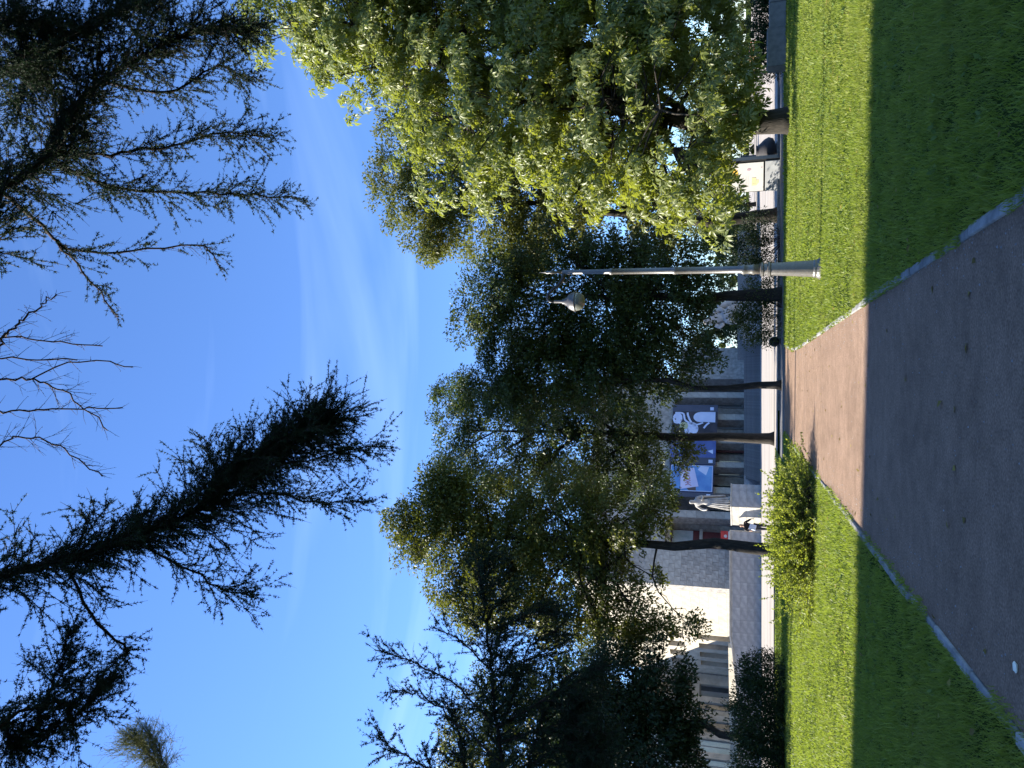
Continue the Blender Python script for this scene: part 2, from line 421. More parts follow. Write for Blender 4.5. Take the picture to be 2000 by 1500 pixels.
def tree(name, label, cat, base, blobs, n, size, matl, group=None, seed=1, r0=0.3, lean=(0, 0), clump=0.55, per=70, shell=0.45,
         TV=SMALL_V, TF=SMALL_F, up=0.8, droop=0.3, top=None, bark='bark', zfork=4.0, singles=0, flare=1.5, foliage_name='foliage'):
    rng = np.random.default_rng(seed)
    root = empty(name, (base[0], base[1], 0), 0, label, cat, group)
    off = np.array([base[0], base[1], 0.0])
    B = [tuple(np.array(b[:3]) - off) + tuple(b[3:]) for b in blobs]
    zt = top or max(b[2] for b in B) - 0.5
    hi_ = [b for b in B if b[2] > zt - 5.0]
    cx = np.mean([b[0] for b in hi_]); cy = np.mean([b[1] for b in hi_])
    # trunk rises with a flare, bends a little and thins out towards the top
    pts = [(0, 0, -0.15), (lean[0]*0.02, lean[1]*0.02, 0.25), (lean[0]*0.12, lean[1]*0.12, 1.0)]
    rad = [r0*flare, r0*1.12, r0]
    nseg = 9
    for i in range(1, nseg + 1):
        t = i / nseg; z = 1.0 + (zt - 1.0) * t
        f = max(0.0, (z - zfork) / max(zt - zfork, 0.1))
        lx = lean[0] * min(z, zfork) / zfork; ly = lean[1] * min(z, zfork) / zfork
        pts.append((lx * (1 - f) + cx * f + rng.normal() * 0.10, ly * (1 - f) + cy * f + rng.normal() * 0.10, z))
        rad.append(max(0.03, r0 * (0.97 - 0.9 * t ** 0.9)))
    mb = MB().tube(pts, rad, 12)
    mb.build('trunk', M[bark], root, smooth=True)
    def tr_at(z):
        for a, b in zip(pts, pts[1:]):
            if a[2] <= z <= b[2]:
                t = (z - a[2]) / (b[2] - a[2]); return tuple(a[i] + (b[i] - a[i]) * t for i in range(3))
        return pts[-1]
    P, outw, cc, which = crown_points(rng, B, n, clump, per, shell)
    lm = MB()
    for bi, b in enumerate(B):
        z0 = max(zfork * 0.75, b[2] - 1.2 - 0.5 * math.hypot(b[0], b[1]))
        if b[2] < zfork + 2.5: z0 = max(z0, b[2] + 1.4)
        a = tr_at(min(z0, zt - 0.5))
        rr = r0 * (0.42 if z0 < zt * 0.6 else 0.25) * min(1.0, 0.25 + 0.35 * (b[3] + b[5]) / 2)
        a_ = np.array(a); b_ = np.array(b[:3]); mid = (a_ + b_)/2 + np.array([0, 0, 0.18*np.linalg.norm(b_ - a_)]) + rng.normal(size=3)*0.12
        lp = [tuple(p) for p in catmull([a_, mid, b_], 6)]
        lm.tube(lp, [rr, rr*.85, rr*.7, rr*.55, rr*.4, rr*.25], 6)
        ids = np.where(which == bi)[0]
        for j in ids[:18]:
            s = lp[3 + j % 3]
            lm.tube(wiggle(rng, s, cc[j], 4, 0.06), [rr*.28, rr*.2, rr*.13, 0.012], 4, False)
    lm.build('limbs', M[bark], root, smooth=True)['kind'] = 'stuff'
    if singles:
        # the leaves that show largest are objects of their own, the rest one mass
        d = np.linalg.norm(P + off - np.array([0, 0, 1.5]), axis=1) + 0.0 * P[:, 2]
        pr = rng.random(n) * 2.0 + d
        order = np.argsort(pr); si = order[:singles]; keep = order[singles:]
        lmesh = np_mesh('leaf', *stamp(np.zeros((1, 3)), np.array([[1., 0, 0]]), np.array([[0, 0, 1.]]), 1.0, TV, TF))
        lmesh.materials.append(matl)
        for i in si:
            ax = outw[i] * 0.6 + rnd_unit(rng, 1)[0] * 0.7; ax[2] -= droop
            nr = outw[i] * 0.5 + rnd_unit(rng, 1)[0] * 0.7; nr[2] += up
            a, s, nn = frames(ax[None], nr[None])
            Mx = Matrix((a[0], s[0], nn[0])).transposed().to_4x4()
            o = bpy.data.objects.new('leaf', lmesh)
            sc = size * (0.75 + 0.5 * rng.random())
            o.parent = root
            o.matrix_local = Matrix.Translation(P[i]) @ Mx @ Matrix.Scale(sc, 4)
            col.objects.link(o)
        P, outw = P[keep], outw[keep]
    V, F = leaf_cloud(rng, P, outw, size, TV, TF, up, droop)
    f = link(foliage_name, np_mesh(foliage_name, V, F), matl, root)
    f['kind'] = 'stuff'
    return root

CONE_ME = None
def larch(name, label, base, trunk_top, r0, limbs, seed, needle='needle', group='larches over the path'):
    """limbs: (points, radius, shoots per metre, longest shoot, needle share, droop, lift)"""
    global CONE_ME
    rng = np.random.default_rng(seed)
    root = empty(name, (base[0], base[1], 0), 0, label, 'tree', group)
    off = np.array([base[0], base[1], 0.0])
    tz = np.linspace(-0.2, trunk_top, 9)
    MB().tube([(rng.normal()*0.05, rng.normal()*0.05, z) for z in tz], [r0*(1.35 if z < 0.2 else 1 - 0.75*z/trunk_top) for z in tz], 12).build('trunk', M['larch_bark'], root, smooth=True)
    tp = []; ta = []; cones = []
    if CONE_ME is None:
        CONE_ME = MB().lathe([(0.002, 0), (0.009, 0.003), (0.012, 0.010), (0.010, 0.018), (0.004, 0.024)], 7).mesh('cone', True)
        CONE_ME.materials.append(M['cone'])
    for pts, rad, per, longest, share, droop, lift in limbs:
        pts = [tuple(np.array(p) - off) for p in pts]
        L = sum(np.linalg.norm(np.array(b) - np.array(a)) for a, b in zip(pts, pts[1:]))
        n = max(8, int(L / 0.10))
        C = catmull(pts, n)
        C[1:-1] += rng.normal(size=(n-2, 3)) * 0.012
        mb = MB().tube([tuple(p) for p in C], list(np.linspace(rad, max(0.006, rad*0.22), n)), 7)
        T = np.gradient(C, axis=0); T /= np.linalg.norm(T, axis=1, keepdims=True)
        def shoot(p, t, ln, r, lvl, needles):
            if lvl == 0 and needles and rng.random() < 0.28:
                ln *= 1.35; dr = 1.3
            else: dr = droop
            d = t * (0.75 + 0.4*rng.random()) + rnd_unit(rng, 1)[0] * 0.85 + np.array([0, 0, lift - dr*rng.random()])
            d /= np.linalg.norm(d)
            k = max(3, int(ln / 0.11)); q = [p]; dd = d.copy(); ts = [dd]
            curve = rng.normal(size=3) * 0.10 + np.array([0, 0, -0.06*droop + 0.03])
            for i in range(k):
                dd = dd + curve * (0.6 + 0.5*rng.random()) + rng.normal(size=3) * 0.05
                dd /= np.linalg.norm(dd); q.append(q[-1] + dd * ln / k); ts.append(dd)
            mb.tube([tuple(x) for x in q], list(np.linspace(r, r*0.35, len(q))), 3, False)
            q = np.array(q); ts = np.array(ts)
            if needles:
                m = int(ln / 0.021); u = np.sort(rng.random(m)) * 0.93 * k
            else:
                m = int(ln / 0.05); u = rng.random(m) * k
            if m:
                i = np.minimum(u.astype(int), k - 1); f = (u - i)[:, None]
                pos = q[i]*(1-f) + q[i+1]*f
                if needles:
                    tp.append(pos); ta.append(ts[i])
                else:   # bare twigs carry short knobs
                    for x, tt in zip(pos, ts[i]):
                        y = x + (rnd_unit(rng, 1)[0] * 0.9 + tt * 0.3) * 0.011
                        mb.tube([tuple(x), tuple(y)], [r*0.8, r*0.5], 3, True)
            if rng.random() < (0.30 if not needles else 0.22):
                cones.append((q[rng.integers(1, len(q))], rnd_unit(rng, 1)[0]))
            if lvl == 0 and ln > 0.22:
                for _ in range(int(ln / 0.085)):
                    j = rng.integers(1, len(q) - 1) if len(q) > 2 else 1
                    shoot(q[j], ts[j], ln * (0.22 + 0.35*rng.random()), r*0.62, 1, needles)
        ns = int(L * per)
        for s in range(ns):
            u = (s + rng.random()) / ns
            i = min(int(u * (n-1)), n - 2); f = u*(n-1) - i
            p = C[i]*(1-f) + C[i+1]*f
            env = min(1.0, 0.45 + 1.2*u) * (1.0 if u < 0.8 else 1.0 - 1.8*(u-0.8))
            ln = longest * env * (0.30 + 0.70*rng.random())
            shoot(p, T[i], ln, max(0.003, rad*0.16*(1-0.5*u)) if rad < 0.04 else 0.0055, 0, rng.random() < share)
        # the limb itself carries tufts as well
        if share > 0.3:
            m = int(L / 0.02); ii = rng.integers(0, n-1, m)
            tp.append(C[ii] + rng.normal(size=(m, 3))*rad*0.6); ta.append(T[ii])
        mb.build('branch', M['larch_bark' if rad > 0.02 else 'twig'], root, smooth=True)
    if tp:
        P = np.concatenate(tp); A = np.concatenate(ta); k = 4
        P = np.repeat(P, k, 0); A = np.repeat(A, k, 0); N = len(P)
        d = rnd_unit(rng, N) + A*0.45; d /= np.linalg.norm(d, axis=1, keepdims=True)
        s = np.cross(d, rnd_unit(rng, N)); s /= np.maximum(np.linalg.norm(s, axis=1, keepdims=True), 1e-6)
        ln = (0.020 + 0.018*rng.random(N))[:, None]
        V = np.stack([P - s*0.0044, P + s*0.0044, P + d*ln], 1).reshape(-1, 3)
        F = np.arange(3*N).reshape(-1, 3)
        o = link('needles', np_mesh('needles', V, F), M[needle], root); o['kind'] = 'stuff'
    for p, a in cones[:90]:
        o = bpy.data.objects.new('cone', CONE_ME); o.parent = root
        o.matrix_local = Matrix.Translation(p) @ Vector(a).to_track_quat('Z', 'Y').to_matrix().to_4x4() @ Matrix.Scale(0.9 + 0.5*rng.random(), 4)
        col.objects.link(o)
    return root

# ------------------------------------------------------------------ ground, paths, kerbs, plaza
def sheet(name, poly, z, m):
    me = bpy.data.meshes.new(name)
    me.from_pydata([(x, y, z) for x, y in poly], [], [tuple(range(len(poly)))]); me.update()
    return tag(link(name, me, m), kind='structure')

sheet('ground', [(-900, -400), (900, -400), (900, 1600), (-900, 1600)], -0.03, M['soil'])
PX0, PX1 = -1.97, 1.02
def path_right(y):
    return PX1 + max(0.0, (y - 24.0)) ** 1.6 * 0.018
ys = list(np.linspace(-8, 32.4, 40))
sheet('path', [(PX0, y) for y in (-8, 32.4)] + [(path_right(y), y) for y in ys[::-1]], 0.0, M['asphalt'])
sheet('cross_path', [(-3.2, 32.4), (60, 32.4), (60, 36.6), (-3.2, 36.6)], 0.001, M['asphalt_grey'])
sheet('plaza', [(-90, 41.6), (-4.6, 41.6), (-4.6, 38.6), (-1.2, 38.6), (-1.2, 37.0), (90, 37.0), (90, 300), (-90, 300)], 0.02, M['plaza'])
sheet('left_lawn_soil', [(-90, -10), (PX0 - 0.10, -10), (PX0 - 0.10, 32.4), (-3.2, 32.4), (-3.2, 41.2), (-90, 41.2)], 0.015, M['soil'])
sheet('right_lawn_soil', [(PX1 + 0.10, -10), (60, -10), (60, 32.2)] + [(path_right(y) + 0.10, y) for y in ys[::-1] if y > -10], 0.015, M['soil'])

def kerb_row(name, label, pts, w=0.08, h=0.03, seed=0):
    rng = random.Random(seed)
    root = empty(name, pts[0] + (0,)); tag(root, label, kind='structure')
    ox, oy = pts[0]
    me = {}
    for (xa, ya), (xb, yb) in zip(pts, pts[1:]):
        L = math.hypot(xb-xa, yb-ya); k = round(L - 0.012, 2)
        if k not in me:
            me[k] = MB().box((-k/2, -w/2, -0.12), (k/2, w/2, h)).mesh('kerb_stone', bevel=0.012)
            me[k].materials.append(M['kerb'])
        o = bpy.data.objects.new('kerb_stone', me[k]); o.parent = root
        o.location = ((xa+xb)/2 - ox + rng.uniform(-.008, .008), (ya+yb)/2 - oy, rng.uniform(-.018, .006))
        o.rotation_euler = (rng.uniform(-.04, .04), rng.uniform(-.012, .012), math.atan2(yb-ya, xb-xa) + rng.uniform(-.008, .008))
        col.objects.link(o)
kerb_row('kerb', 'low concrete kerb along the near lawn beside the lamp', [(path_right(y) + 0.045, y) for y in np.linspace(1, 31, 31)], seed=1)
kerb_row('kerb', 'low concrete kerb between path and lawn with the bush', [(PX0 - 0.045, y) for y in np.linspace(1, 31, 31)], seed=2)
kerb_row('kerb', 'pale kerb in front of the sunlit plaza', [(x, 36.8) for x in np.linspace(-1.2, 34.8, 25)], w=0.2, h=0.1, seed=3)
kerb_row('kerb', 'pale kerb between dark lawn and plaza on the bush side', [(x, 41.4) for x in np.linspace(-29, -4.6, 17)], w=0.2, h=0.1, seed=4)

def grass(name, label, zones, seed, bare=None):
    """mown grass: single blades, thicker and fewer farther off"""
    rng = np.random.default_rng(seed)
    Vs = []; n0 = 0
    for x0, x1, y0, y1, dens, ln, w in zones:
        n = int((x1-x0) * (y1-y0) * dens)
        x = x0 + (x1-x0)*rng.random(n); y = y0 + (y1-y0)*rng.random(n)
        keep = np.abs(x) < 0.62*y + 1.2          # only as wide as one could see with a step to the side
        x, y = x[keep], y[keep]
        clump = 0.8*np.sin(x*9.1 + 1.3*np.sin(y*6.7)) * np.sin(y*8.3 + 1.7*np.sin(x*5.9)) + 0.5*np.sin(x*2.7 + 2*np.sin(y*1.9))*np.sin(y*2.3 + 1.5*np.sin(x*1.7)) + 0.3*np.sin(x*1.1+y*0.7)
        keep = rng.random(len(x)) < 0.76 + 0.30*clump
        if bare is not None: keep &= bare(x, y, rng)
        x, y, clump = x[keep], y[keep], clump[keep]; n = len(x)
        a = rng.random(n)*2*math.pi; ca, sa = np.cos(a), np.sin(a)
        l = ln*(0.45 + 0.8*rng.random(n))*(1 + 0.42*clump)*np.where(rng.random(n) < .08, 1.7, 1.0); tilt = 0.15 + 0.75*rng.random(n)
        b = rng.random(n)*2*math.pi
        ww = w*1.25*(0.6 + 0.8*rng.random(n))
        z = np.full(n, 0.012)
        A = np.stack([x - ca*ww, y - sa*ww, z], 1); Bq = np.stack([x + ca*ww, y + sa*ww, z], 1)
        Tip = np.stack([x + np.cos(b)*l*tilt, y + np.sin(b)*l*tilt, z + l*(1.0 - 0.35*tilt)], 1)
        Vs.append(np.stack([A, Bq, Tip], 1).reshape(-1, 3)); n0 += n
    V = np.concatenate(Vs)
    F = np.arange(3*n0).reshape(-1, 3)
    o = link(name, np_mesh(name, V, F), M['grass'])
    return tag(o, label, 'grass', kind='stuff')

def right_edge(x, y, rng):
    e = PX1 + np.maximum(0, y - 24)**1.6*0.018
    jag = 0.02 + 0.16*(np.sin(y*2.3) * np.sin(y*0.9 + 1) > np.where(y < 6.5, .3, -.25)) * rng.random(len(y))
    return x > e + 0.085 - jag
def left_edge(x, y, rng):
    jag = 0.03 + 0.16*(np.sin(y*1.9 + 2) * np.sin(y*0.7) > np.where(y < 8, .1, -.35)) * rng.random(len(y)) + np.clip((y - 15)*0.012, 0, .12)*rng.random(len(y))
    return x < PX0 - 0.075 + jag
grass('grass', 'mown bright green grass on the lamp side of the path', [
    (1.0, 4.2, 3.6, 7.5, 5600, .062, .0034), (1.0, 8.5, 7.5, 12, 3300, .062, .0046), (1.0, 13, 12, 18, 1350, .055, .0075),
    (1.0, 18, 18, 25, 620, .058, .012), (1.0, 21, 25, 32.3, 330, .06, .018)], 11, right_edge)
grass('grass', 'mown bright green grass on the bush side of the path', [
    (-4.2, -1.85, 3.6, 7.5, 5600, .062, .0034), (-8.5, -1.85, 7.5, 12, 3300, .062, .0046), (-13, -1.85, 12, 18, 1350, .055, .0075),
    (-18, -1.75, 18, 25, 620, .058, .012), (-21, -1.7, 25, 32.4, 330, .06, .018), (-24, -3.2, 32.4, 41.2, 200, .06, .024)], 12, left_edge)

# fallen leaves on path and lawn, and one piece of paper
rng = np.random.default_rng(5)
n = 650
P = np.stack([rng.uniform(-7, 8, n), rng.uniform(4, 24, n), np.full(n, 0.0)], 1)
onp = (P[:, 0] > PX0) & (P[:, 0] < PX1); P[:, 2] = np.where(onp, 0.006, 0.05)
keep = ~onp | (rng.random(n) < 0.45); P = P[keep]; n = len(P)
nr = rnd_unit(rng, n)*0.35 + np.array([0, 0, 1]); ax = rnd_unit(rng, n); ax[:, 2] *= 0.15
V, F = stamp(P, ax, nr, 0.04 + 0.05*rng.random(n), LEAF_V, LEAF_F)
tag(link('fallen_leaves', np_mesh('fallen_leaves', V, F), M['dead_leaf']), 'small dry yellow leaves scattered over lawn and path', 'leaves', kind='stuff')
# broad-leaved weeds and clover in the lawn
rng = np.random.default_rng(15); n = 5200
x = rng.uniform(-13, 15, n); y = 4 + 24*rng.random(n)**.8
keep = ((x < PX0 - .2) | (x > PX1 + .25)) & (np.abs(x) < .62*y + 1) & (np.sin(x*1.3 + 2*np.sin(y*.8))*np.sin(y*1.1 + x*.4) + .5*rng.random(n) > .25)
x, y = x[keep], y[keep]; C = np.repeat(np.stack([x, y, np.full(len(x), .02)], 1), 6, 0); n = len(C)
ax = rnd_unit(rng, n); ax[:, 2] = .25 + .7*rng.random(n)
C += ax*np.array([.012, .012, .03])
V, F = stamp(C, ax, rnd_unit(rng, n)*.5 + np.array([0, 0, 1]), 0.028 + .034*rng.random(n), LEAF_V, LEAF_F)
tag(link('lawn_weeds', np_mesh('lawn_weeds', V, F), M['weed']), 'patches of clover and broad-leaved weeds in the mown lawn', 'weeds', kind='stuff')
# grit lying on the asphalt, thicker towards the kerbs
rng = np.random.default_rng(17); n = 1500
x = np.where(rng.random(n) < .6, np.where(rng.random(n) < .5, PX0 + np.abs(rng.normal(size=n))*.22, PX1 - np.abs(rng.normal(size=n))*.22), rng.uniform(PX0, PX1, n))
C = np.stack([np.clip(x, PX0, PX1), 3.8 + 22*rng.random(n)**1.3, np.zeros(n)], 1); sz = .003 + .009*rng.random(n)**2
TET = np.array([(-.9, -.7, 0), (1, -.4, 0), (.1, .9, 0), (0, 0, .8)])
V, F = stamp(C, rnd_unit(rng, n)*np.array([1, 1, .05]), np.tile(np.array([[0, 0, 1.]]), (n, 1)), sz, TET, np.array([(0, 1, 3), (1, 2, 3), (2, 0, 3)]))
tag(link('grit', np_mesh('grit', V, F), M['kerb']), 'loose grit and small stones lying on the asphalt path', 'grit', kind='stuff')
bm = bmesh.new(); bmesh.ops.create_icosphere(bm, subdivisions=2, radius=0.022)
for v in bm.verts:
    v.co *= 0.75 + 0.5*random.Random(int(v.co.x*9999)).random(); v.co.z *= 0.5; v.co.x *= 1.5
me = bpy.data.meshes.new('paper'); bm.to_mesh(me); bm.free()
tag(link('paper_scrap', me, M['paper'], loc=(-1.63, 5.07, 0.012), rot=(0, 0, .4)), 'small crumpled pale paper scrap lying on the asphalt path', 'paper')

# ------------------------------------------------------------------ museum building
ANG = R(40)
E_ = Vector((math.cos(ANG), math.sin(ANG), 0)); N_ = Vector((math.sin(ANG), -math.cos(ANG), 0))
KX, KY = -20.3, 79.0
bld = empty('museum_building', (KX, KY, 0), ANG, 'large pale stone public building with square piers and tall windows behind the trees', 'building')
# local axes: +x runs along the shaded front away to the right, +y goes back into the building
TOP = 18.0; FL = 1.6
def lb(name, a, b, m, parent=bld, bevel=0.0, group=None):
    return MB().box(a, b).build(name, M[m], parent, bevel=bevel)
mb = MB()
mb.box((0, 0, 0), (4.3, 1.0, TOP))                       # shaded front wall beside the corner
mb.box((4.3, 0, 9.6), (27.3, 1.2, TOP))                  # wall carried by the piers
mb.box((4.3, 3.2, FL), (27.3, 3.8, 9.6))                 # back wall of the porch
mb.box((4.3, 1.2, 9.2), (27.3, 3.2, 9.6))                # porch ceiling
mb.box((27.3, 0, 0), (32.4, 6.0, 9.3))                   # pale end wall
mb.box((0, 1.0, TOP - .3), (32.4, 24, TOP))              # roof
mb.box((31.8, 6, 0), (32.4, 24, TOP)); mb.box((0, 23.5, 0), (32.4, 24, TOP))
mb.build('wall', M['stone_grey'], bld)
lb('cornice', (-0.5, -0.5, TOP + .003), (28, 1.4, TOP + .7), 'stone_light')
# stone courses of the shaded front wall
pan = {}
def panel(w, h, m, depth=0.03):
    k = (w, h, m)
    if k not in pan:
        pan[k] = MB().box((0, -depth, 0), (w, 0, h)).mesh('stone_block', bevel=0.008); pan[k].materials.append(M[m])
    return pan[k]
def put(me, x, y, z, rz=0.0, name='stone_block', parent=bld):
    o = bpy.data.objects.new(name, me); o.parent = parent; o.location = (x, y, z); o.rotation_euler = (0, 0, rz); col.objects.link(o); return o
rg = random.Random(3)
z = 1.6; row = 0
while z < 11.5:
    h = 0.62
    x = 0.03 - (0.45 if row % 2 else 0)
    while x < 4.2:
        w = 0.92
        xa = max(x, 0.03); xb = min(x + w - 0.03, 4.27)
        if xb - xa > 0.2:
            put(panel(round(xb - xa, 2), h - 0.03, 'stone_light' if z > 7.6 else 'stone_grey', rg.choice((0.03, 0.04))), xa, 0, z)
        x += w
    z += h; row += 1
# piers with pale smooth fronts and rough sides
PIERS = [(7.83, 8.72), (10.98, 11.78), (14.38, 15.12), (17.68, 18.42), (21.0, 21.84), (24.29, 25.15)]
for i, (a, b) in enumerate(PIERS):
    w = b - a
    p = MB().box((0, 0, 0), (w, 1.35, 9.6 - FL)).build('pier', M['stone_grey'], bld, loc=(a, -0.05, FL))
    z = 0.02
    for k in range(8):
        h = 0.98
        put(panel(round(w - 0.03, 2), h - 0.025, 'stone_light', 0.05), 0.015, 0, z, 0, 'stone_block', p); z += h
lb('door', (5.0, 2.4, 2.2), (7.6, 2.5, 5.85), 'maroon')
lb('lintel', (4.32, 2.2, 5.87), (7.8, 2.42, 6.2), 'stone_light')
lb('wall_poster', (4.9, 2.5, 6.9), (7.7, 2.56, 9.1), 'poster')
lb('poster_border', (4.8, 2.57, 6.22), (7.8, 2.62, 9.18), 'maroon')
lb('door', (18.5, 2.9, FL), (20.9, 3.0, 5.2), 'maroon')
for x0, x1 in ((8.9, 10.9), (12.0, 14.2), (15.3, 17.5), (22.1, 24.1), (25.3, 27.1)):
    f = lb('window', (x0, 3.05, FL + .1), (x1, 3.19, 6.4), 'frame')
    c = (x0 + x1)/2
    lb('pane', (x0 + .15, 3.0, FL + .3), (c - .09, 3.04, 5.2), 'glass', f); lb('pane', (c + .09, 3.0, FL + .3), (x1 - .15, 3.04, 5.2), 'glass', f)
lb('ledge', (21.9, 1.4, 6.3), (24.2, 3.0, 6.6), 'stone_light')
# sunlit side: local -x face, runs back along +y; window columns after a plain stretch
LB = 24.0
cols = [(11.9, 13.3), (14.4, 15.9), (17.0, 18.5), (19.6, 21.1)]; rows = [(2.9, 6.55), (8.15, 10.0), (11.6, 13.6), (15.0, 16.6)]
def grid_wall(mb, u0, u1, z0, z1, opens_u, opens_z, f):
    us = sorted({u0, u1} | {v for o in opens_u for v in o}); zs = sorted({z0, z1} | {v for o in opens_z for v in o})
    for a, b in zip(us, us[1:]):
        for c, d in zip(zs, zs[1:]):
            if (a, b) in opens_u and (c, d) in opens_z: continue
            f(mb, a, b, c, d)
mb = MB()
grid_wall(mb, 1.0, LB, 0, TOP, cols, rows, lambda m_, a, b, c, d: m_.box((0, a, c), (0.9, b, d)))
mb.build('sunlit_wall', M['stone_cream'], bld)
lb('cornice', (-0.5, 1.403, TOP + .003), (0.9, LB, TOP + .7), 'stone_light')
for ua, ub in cols:
    for ri, (za, zb) in enumerate(rows):
        f = lb('window', (0.62, ua + .003, za + .003), (0.72, ub - .003, zb - .003), 'frame')
        mid = za + (0.52 if ri == 0 else 0.05)*(zb - za)
        lb('pane', (0.58, ua + .1, mid + .06), (0.615, ub - .1, zb - .1), 'glass_pale', f)
        if ri == 0: lb('spandrel_panel', (0.56, ua + .1, za + .1), (0.615, ub - .1, mid), 'brown_panel', f)
z = 2.4; row = 0
while z < 13.6:
    y = 1.2 - (0.6 if row % 2 else 0)
    while y < 11.8:
        ya, yb = max(y, 1.03), min(y + 1.47, 11.85)
        if yb - ya > 0.3: put(panel(round(yb - ya + .02, 2), 0.888, 'stone_cream', rg.choice((0.012, 0.018))), 0, yb, z, -math.pi/2)
        y += 1.5
    z += 0.9; row += 1
# lower wing beyond, set square to it and glazed
mb = MB(); WC = [(-1.2 - 2.1*k - 1.45, -1.2 - 2.1*k) for k in range(15)]
grid_wall(mb, -34, 0, 0, 14.0, WC, [(2.4, 6.8), (8.4, 12.4)], lambda m_, a, b, c, d: m_.box((a, LB, c), (b, LB + .8, d)))
mb.box((-34, LB + .8, 13.7), (0, LB + 14, 14.0)); mb.box((-34, LB + 13.5, 0), (0.9, LB + 14, 13.7))
mb.build('wing_wall', M['stone_cream'], bld)
for a, b in WC:
    for za, zb in ((2.4, 6.8), (8.4, 12.4)):
        f = lb('window', (a + .003, LB + .5, za + .003), (b - .003, LB + .6, zb - .003), 'frame')
        c = (a + b)/2
        for xa, xb in ((a + .1, c - .06), (c + .06, b - .1)):
            lb('pane', (xa, LB + .46, za + .15), (xb, LB + .495, zb - .15), 'glass_pale' if rg.random() < .55 else 'glass', f)
lb('terrace_floor', (0, -1.5, 0.0), (34, 3.1, FL - .003), 'granite')

# retaining wall in front of the terrace, clad with granite slabs
tw = empty('terrace_wall', (-14.0, 76.0, 0), 0, 'long low granite-clad retaining wall in front of the pale building', 'wall')
prof = [(-34, 2.0), (-16.5, 2.0), (-11.3, 2.55), (-10.0, 2.78), (0, 2.78)]
mb = MB(); V = []; 
for x, z in prof: V += [(x, 0, 0), (x, .6, 0), (x, .6, z), (x, 0, z)]
F = []
for i in range(len(prof) - 1):
    b = 4*i; F += [(b, b+4, b+7, b+3), (b+3, b+7, b+6, b+2), (b+1, b+2, b+6, b+5)]
F += [(0, 3, 2, 1), (16, 17, 18, 19)]
mb.add(V, F).build('core', M['granite'], tw)
slab = {}
for r_ in range(4):
    x = -0.02
    while x > -33:
        w = 1.2; zt = (r_ + 1)*0.64; xx = x - w
        hz = np.interp(xx + w/2, [p[0] for p in prof], [p[1] for p in prof])
        if zt <= hz + .02:
            put(panel(w - .016, 0.625, 'granite', 0.02), xx + .008, 0, r_*0.64 + .02, 0, 'stone_slab', tw)
        x -= w
for (xa, za), (xb, zb) in zip(prof, prof[1:]):
    L = math.hypot(xb - xa, zb - za)
    MB().box((0, -.1, 0), (L - .01, .7, .14)).build('coping', M['stone_light'], tw, bevel=.01, loc=(xa, 0, za + .003), rot=(0, -math.atan2(zb - za, xb - xa), 0))
lit = MB().box((0, 0, 0), (22, .5, 3.05)).build('parapet_wall', M['stone_cream'], loc=(-25.2, 77.5, 0), rot=(0, 0, math.pi - R(35)))
tag(lit, 'sunlit cream parapet wall running back from the retaining wall', 'wall')
# wide steps
st = empty('steps', (-10.0, 82.6, 0), 0, 'wide shaded flight of granite steps leading up to the piers', 'steps')
sm = None
for k in range(10):
    if sm is None:
        sm = MB().box((0, 0, 0), (19.0, 9.0, .157)).mesh('step', bevel=.008); sm.materials.append(M['step'])
    put(sm, 0, k*0.36, k*0.16 + .003, 0, 'step', st)
lw = MB().box((0, 0, 0), (14, .5, 2.25)).build('low_wall', M['step'], loc=(2.6, 86.9, .02))
tag(lw, 'low dark wall topping the steps behind the seated statue', 'wall')

# banners hanging between the piers
def banner(x0, x1, z0, z1, m, label, group='banners on the building front'):
    c = bld.matrix_world if False else Matrix.Translation((KX, KY, 0)) @ Matrix.Rotation(ANG, 4, 'Z')
    loc = c @ Vector((x0, -1.2, z0))
    b = empty('banner', loc, ANG, label, 'banner', group)
    w, h = x1 - x0, z1 - z0
    MB().box((0, 0, 0), (w, .06, h)).build('backing', M[m], b)
    return b, w, h
def flat(b, poly, m, name, layer=1):
    y = -0.006*layer
    me = bpy.data.meshes.new(name); me.from_pydata([(x, y, z) for x, z in poly], [], [tuple(range(len(poly)))]); me.update()
    return link(name, me, M[m], b)
def disc(cx, cz, rx, rz, a0=0, a1=360, n=22):
    return [(cx + rx*math.cos(R(a0 + (a1-a0)*i/n)), cz + rz*math.sin(R(a0 + (a1-a0)*i/n))) for i in range(n + (0 if a1-a0 == 360 else 1))]
def stroke(pts, w):
    P = [np.array(p, float) for p in pts]; Lp = []; Rp = []
    for i in range(len(P)):
        t = P[min(i+1, len(P)-1)] - P[max(i-1, 0)]; t /= np.linalg.norm(t); nn = np.array([-t[1], t[0]])*w/2
        Lp.append(tuple(P[i] + nn)); Rp.append(tuple(P[i] - nn))
    return Lp + Rp[::-1]
def strip_mesh(b, pts, w, m, name, layer):
    poly = stroke(pts, w); n = len(pts); y = -0.006*layer
    V = [(x, y, z) for x, z in poly]; F = [(i, i+1, 2*n-2-i, 2*n-1-i) for i in range(n-1)]
    me = bpy.data.meshes.new(name); me.from_pydata(V, [], F); me.update()
    return link(name, me, M[m], b)

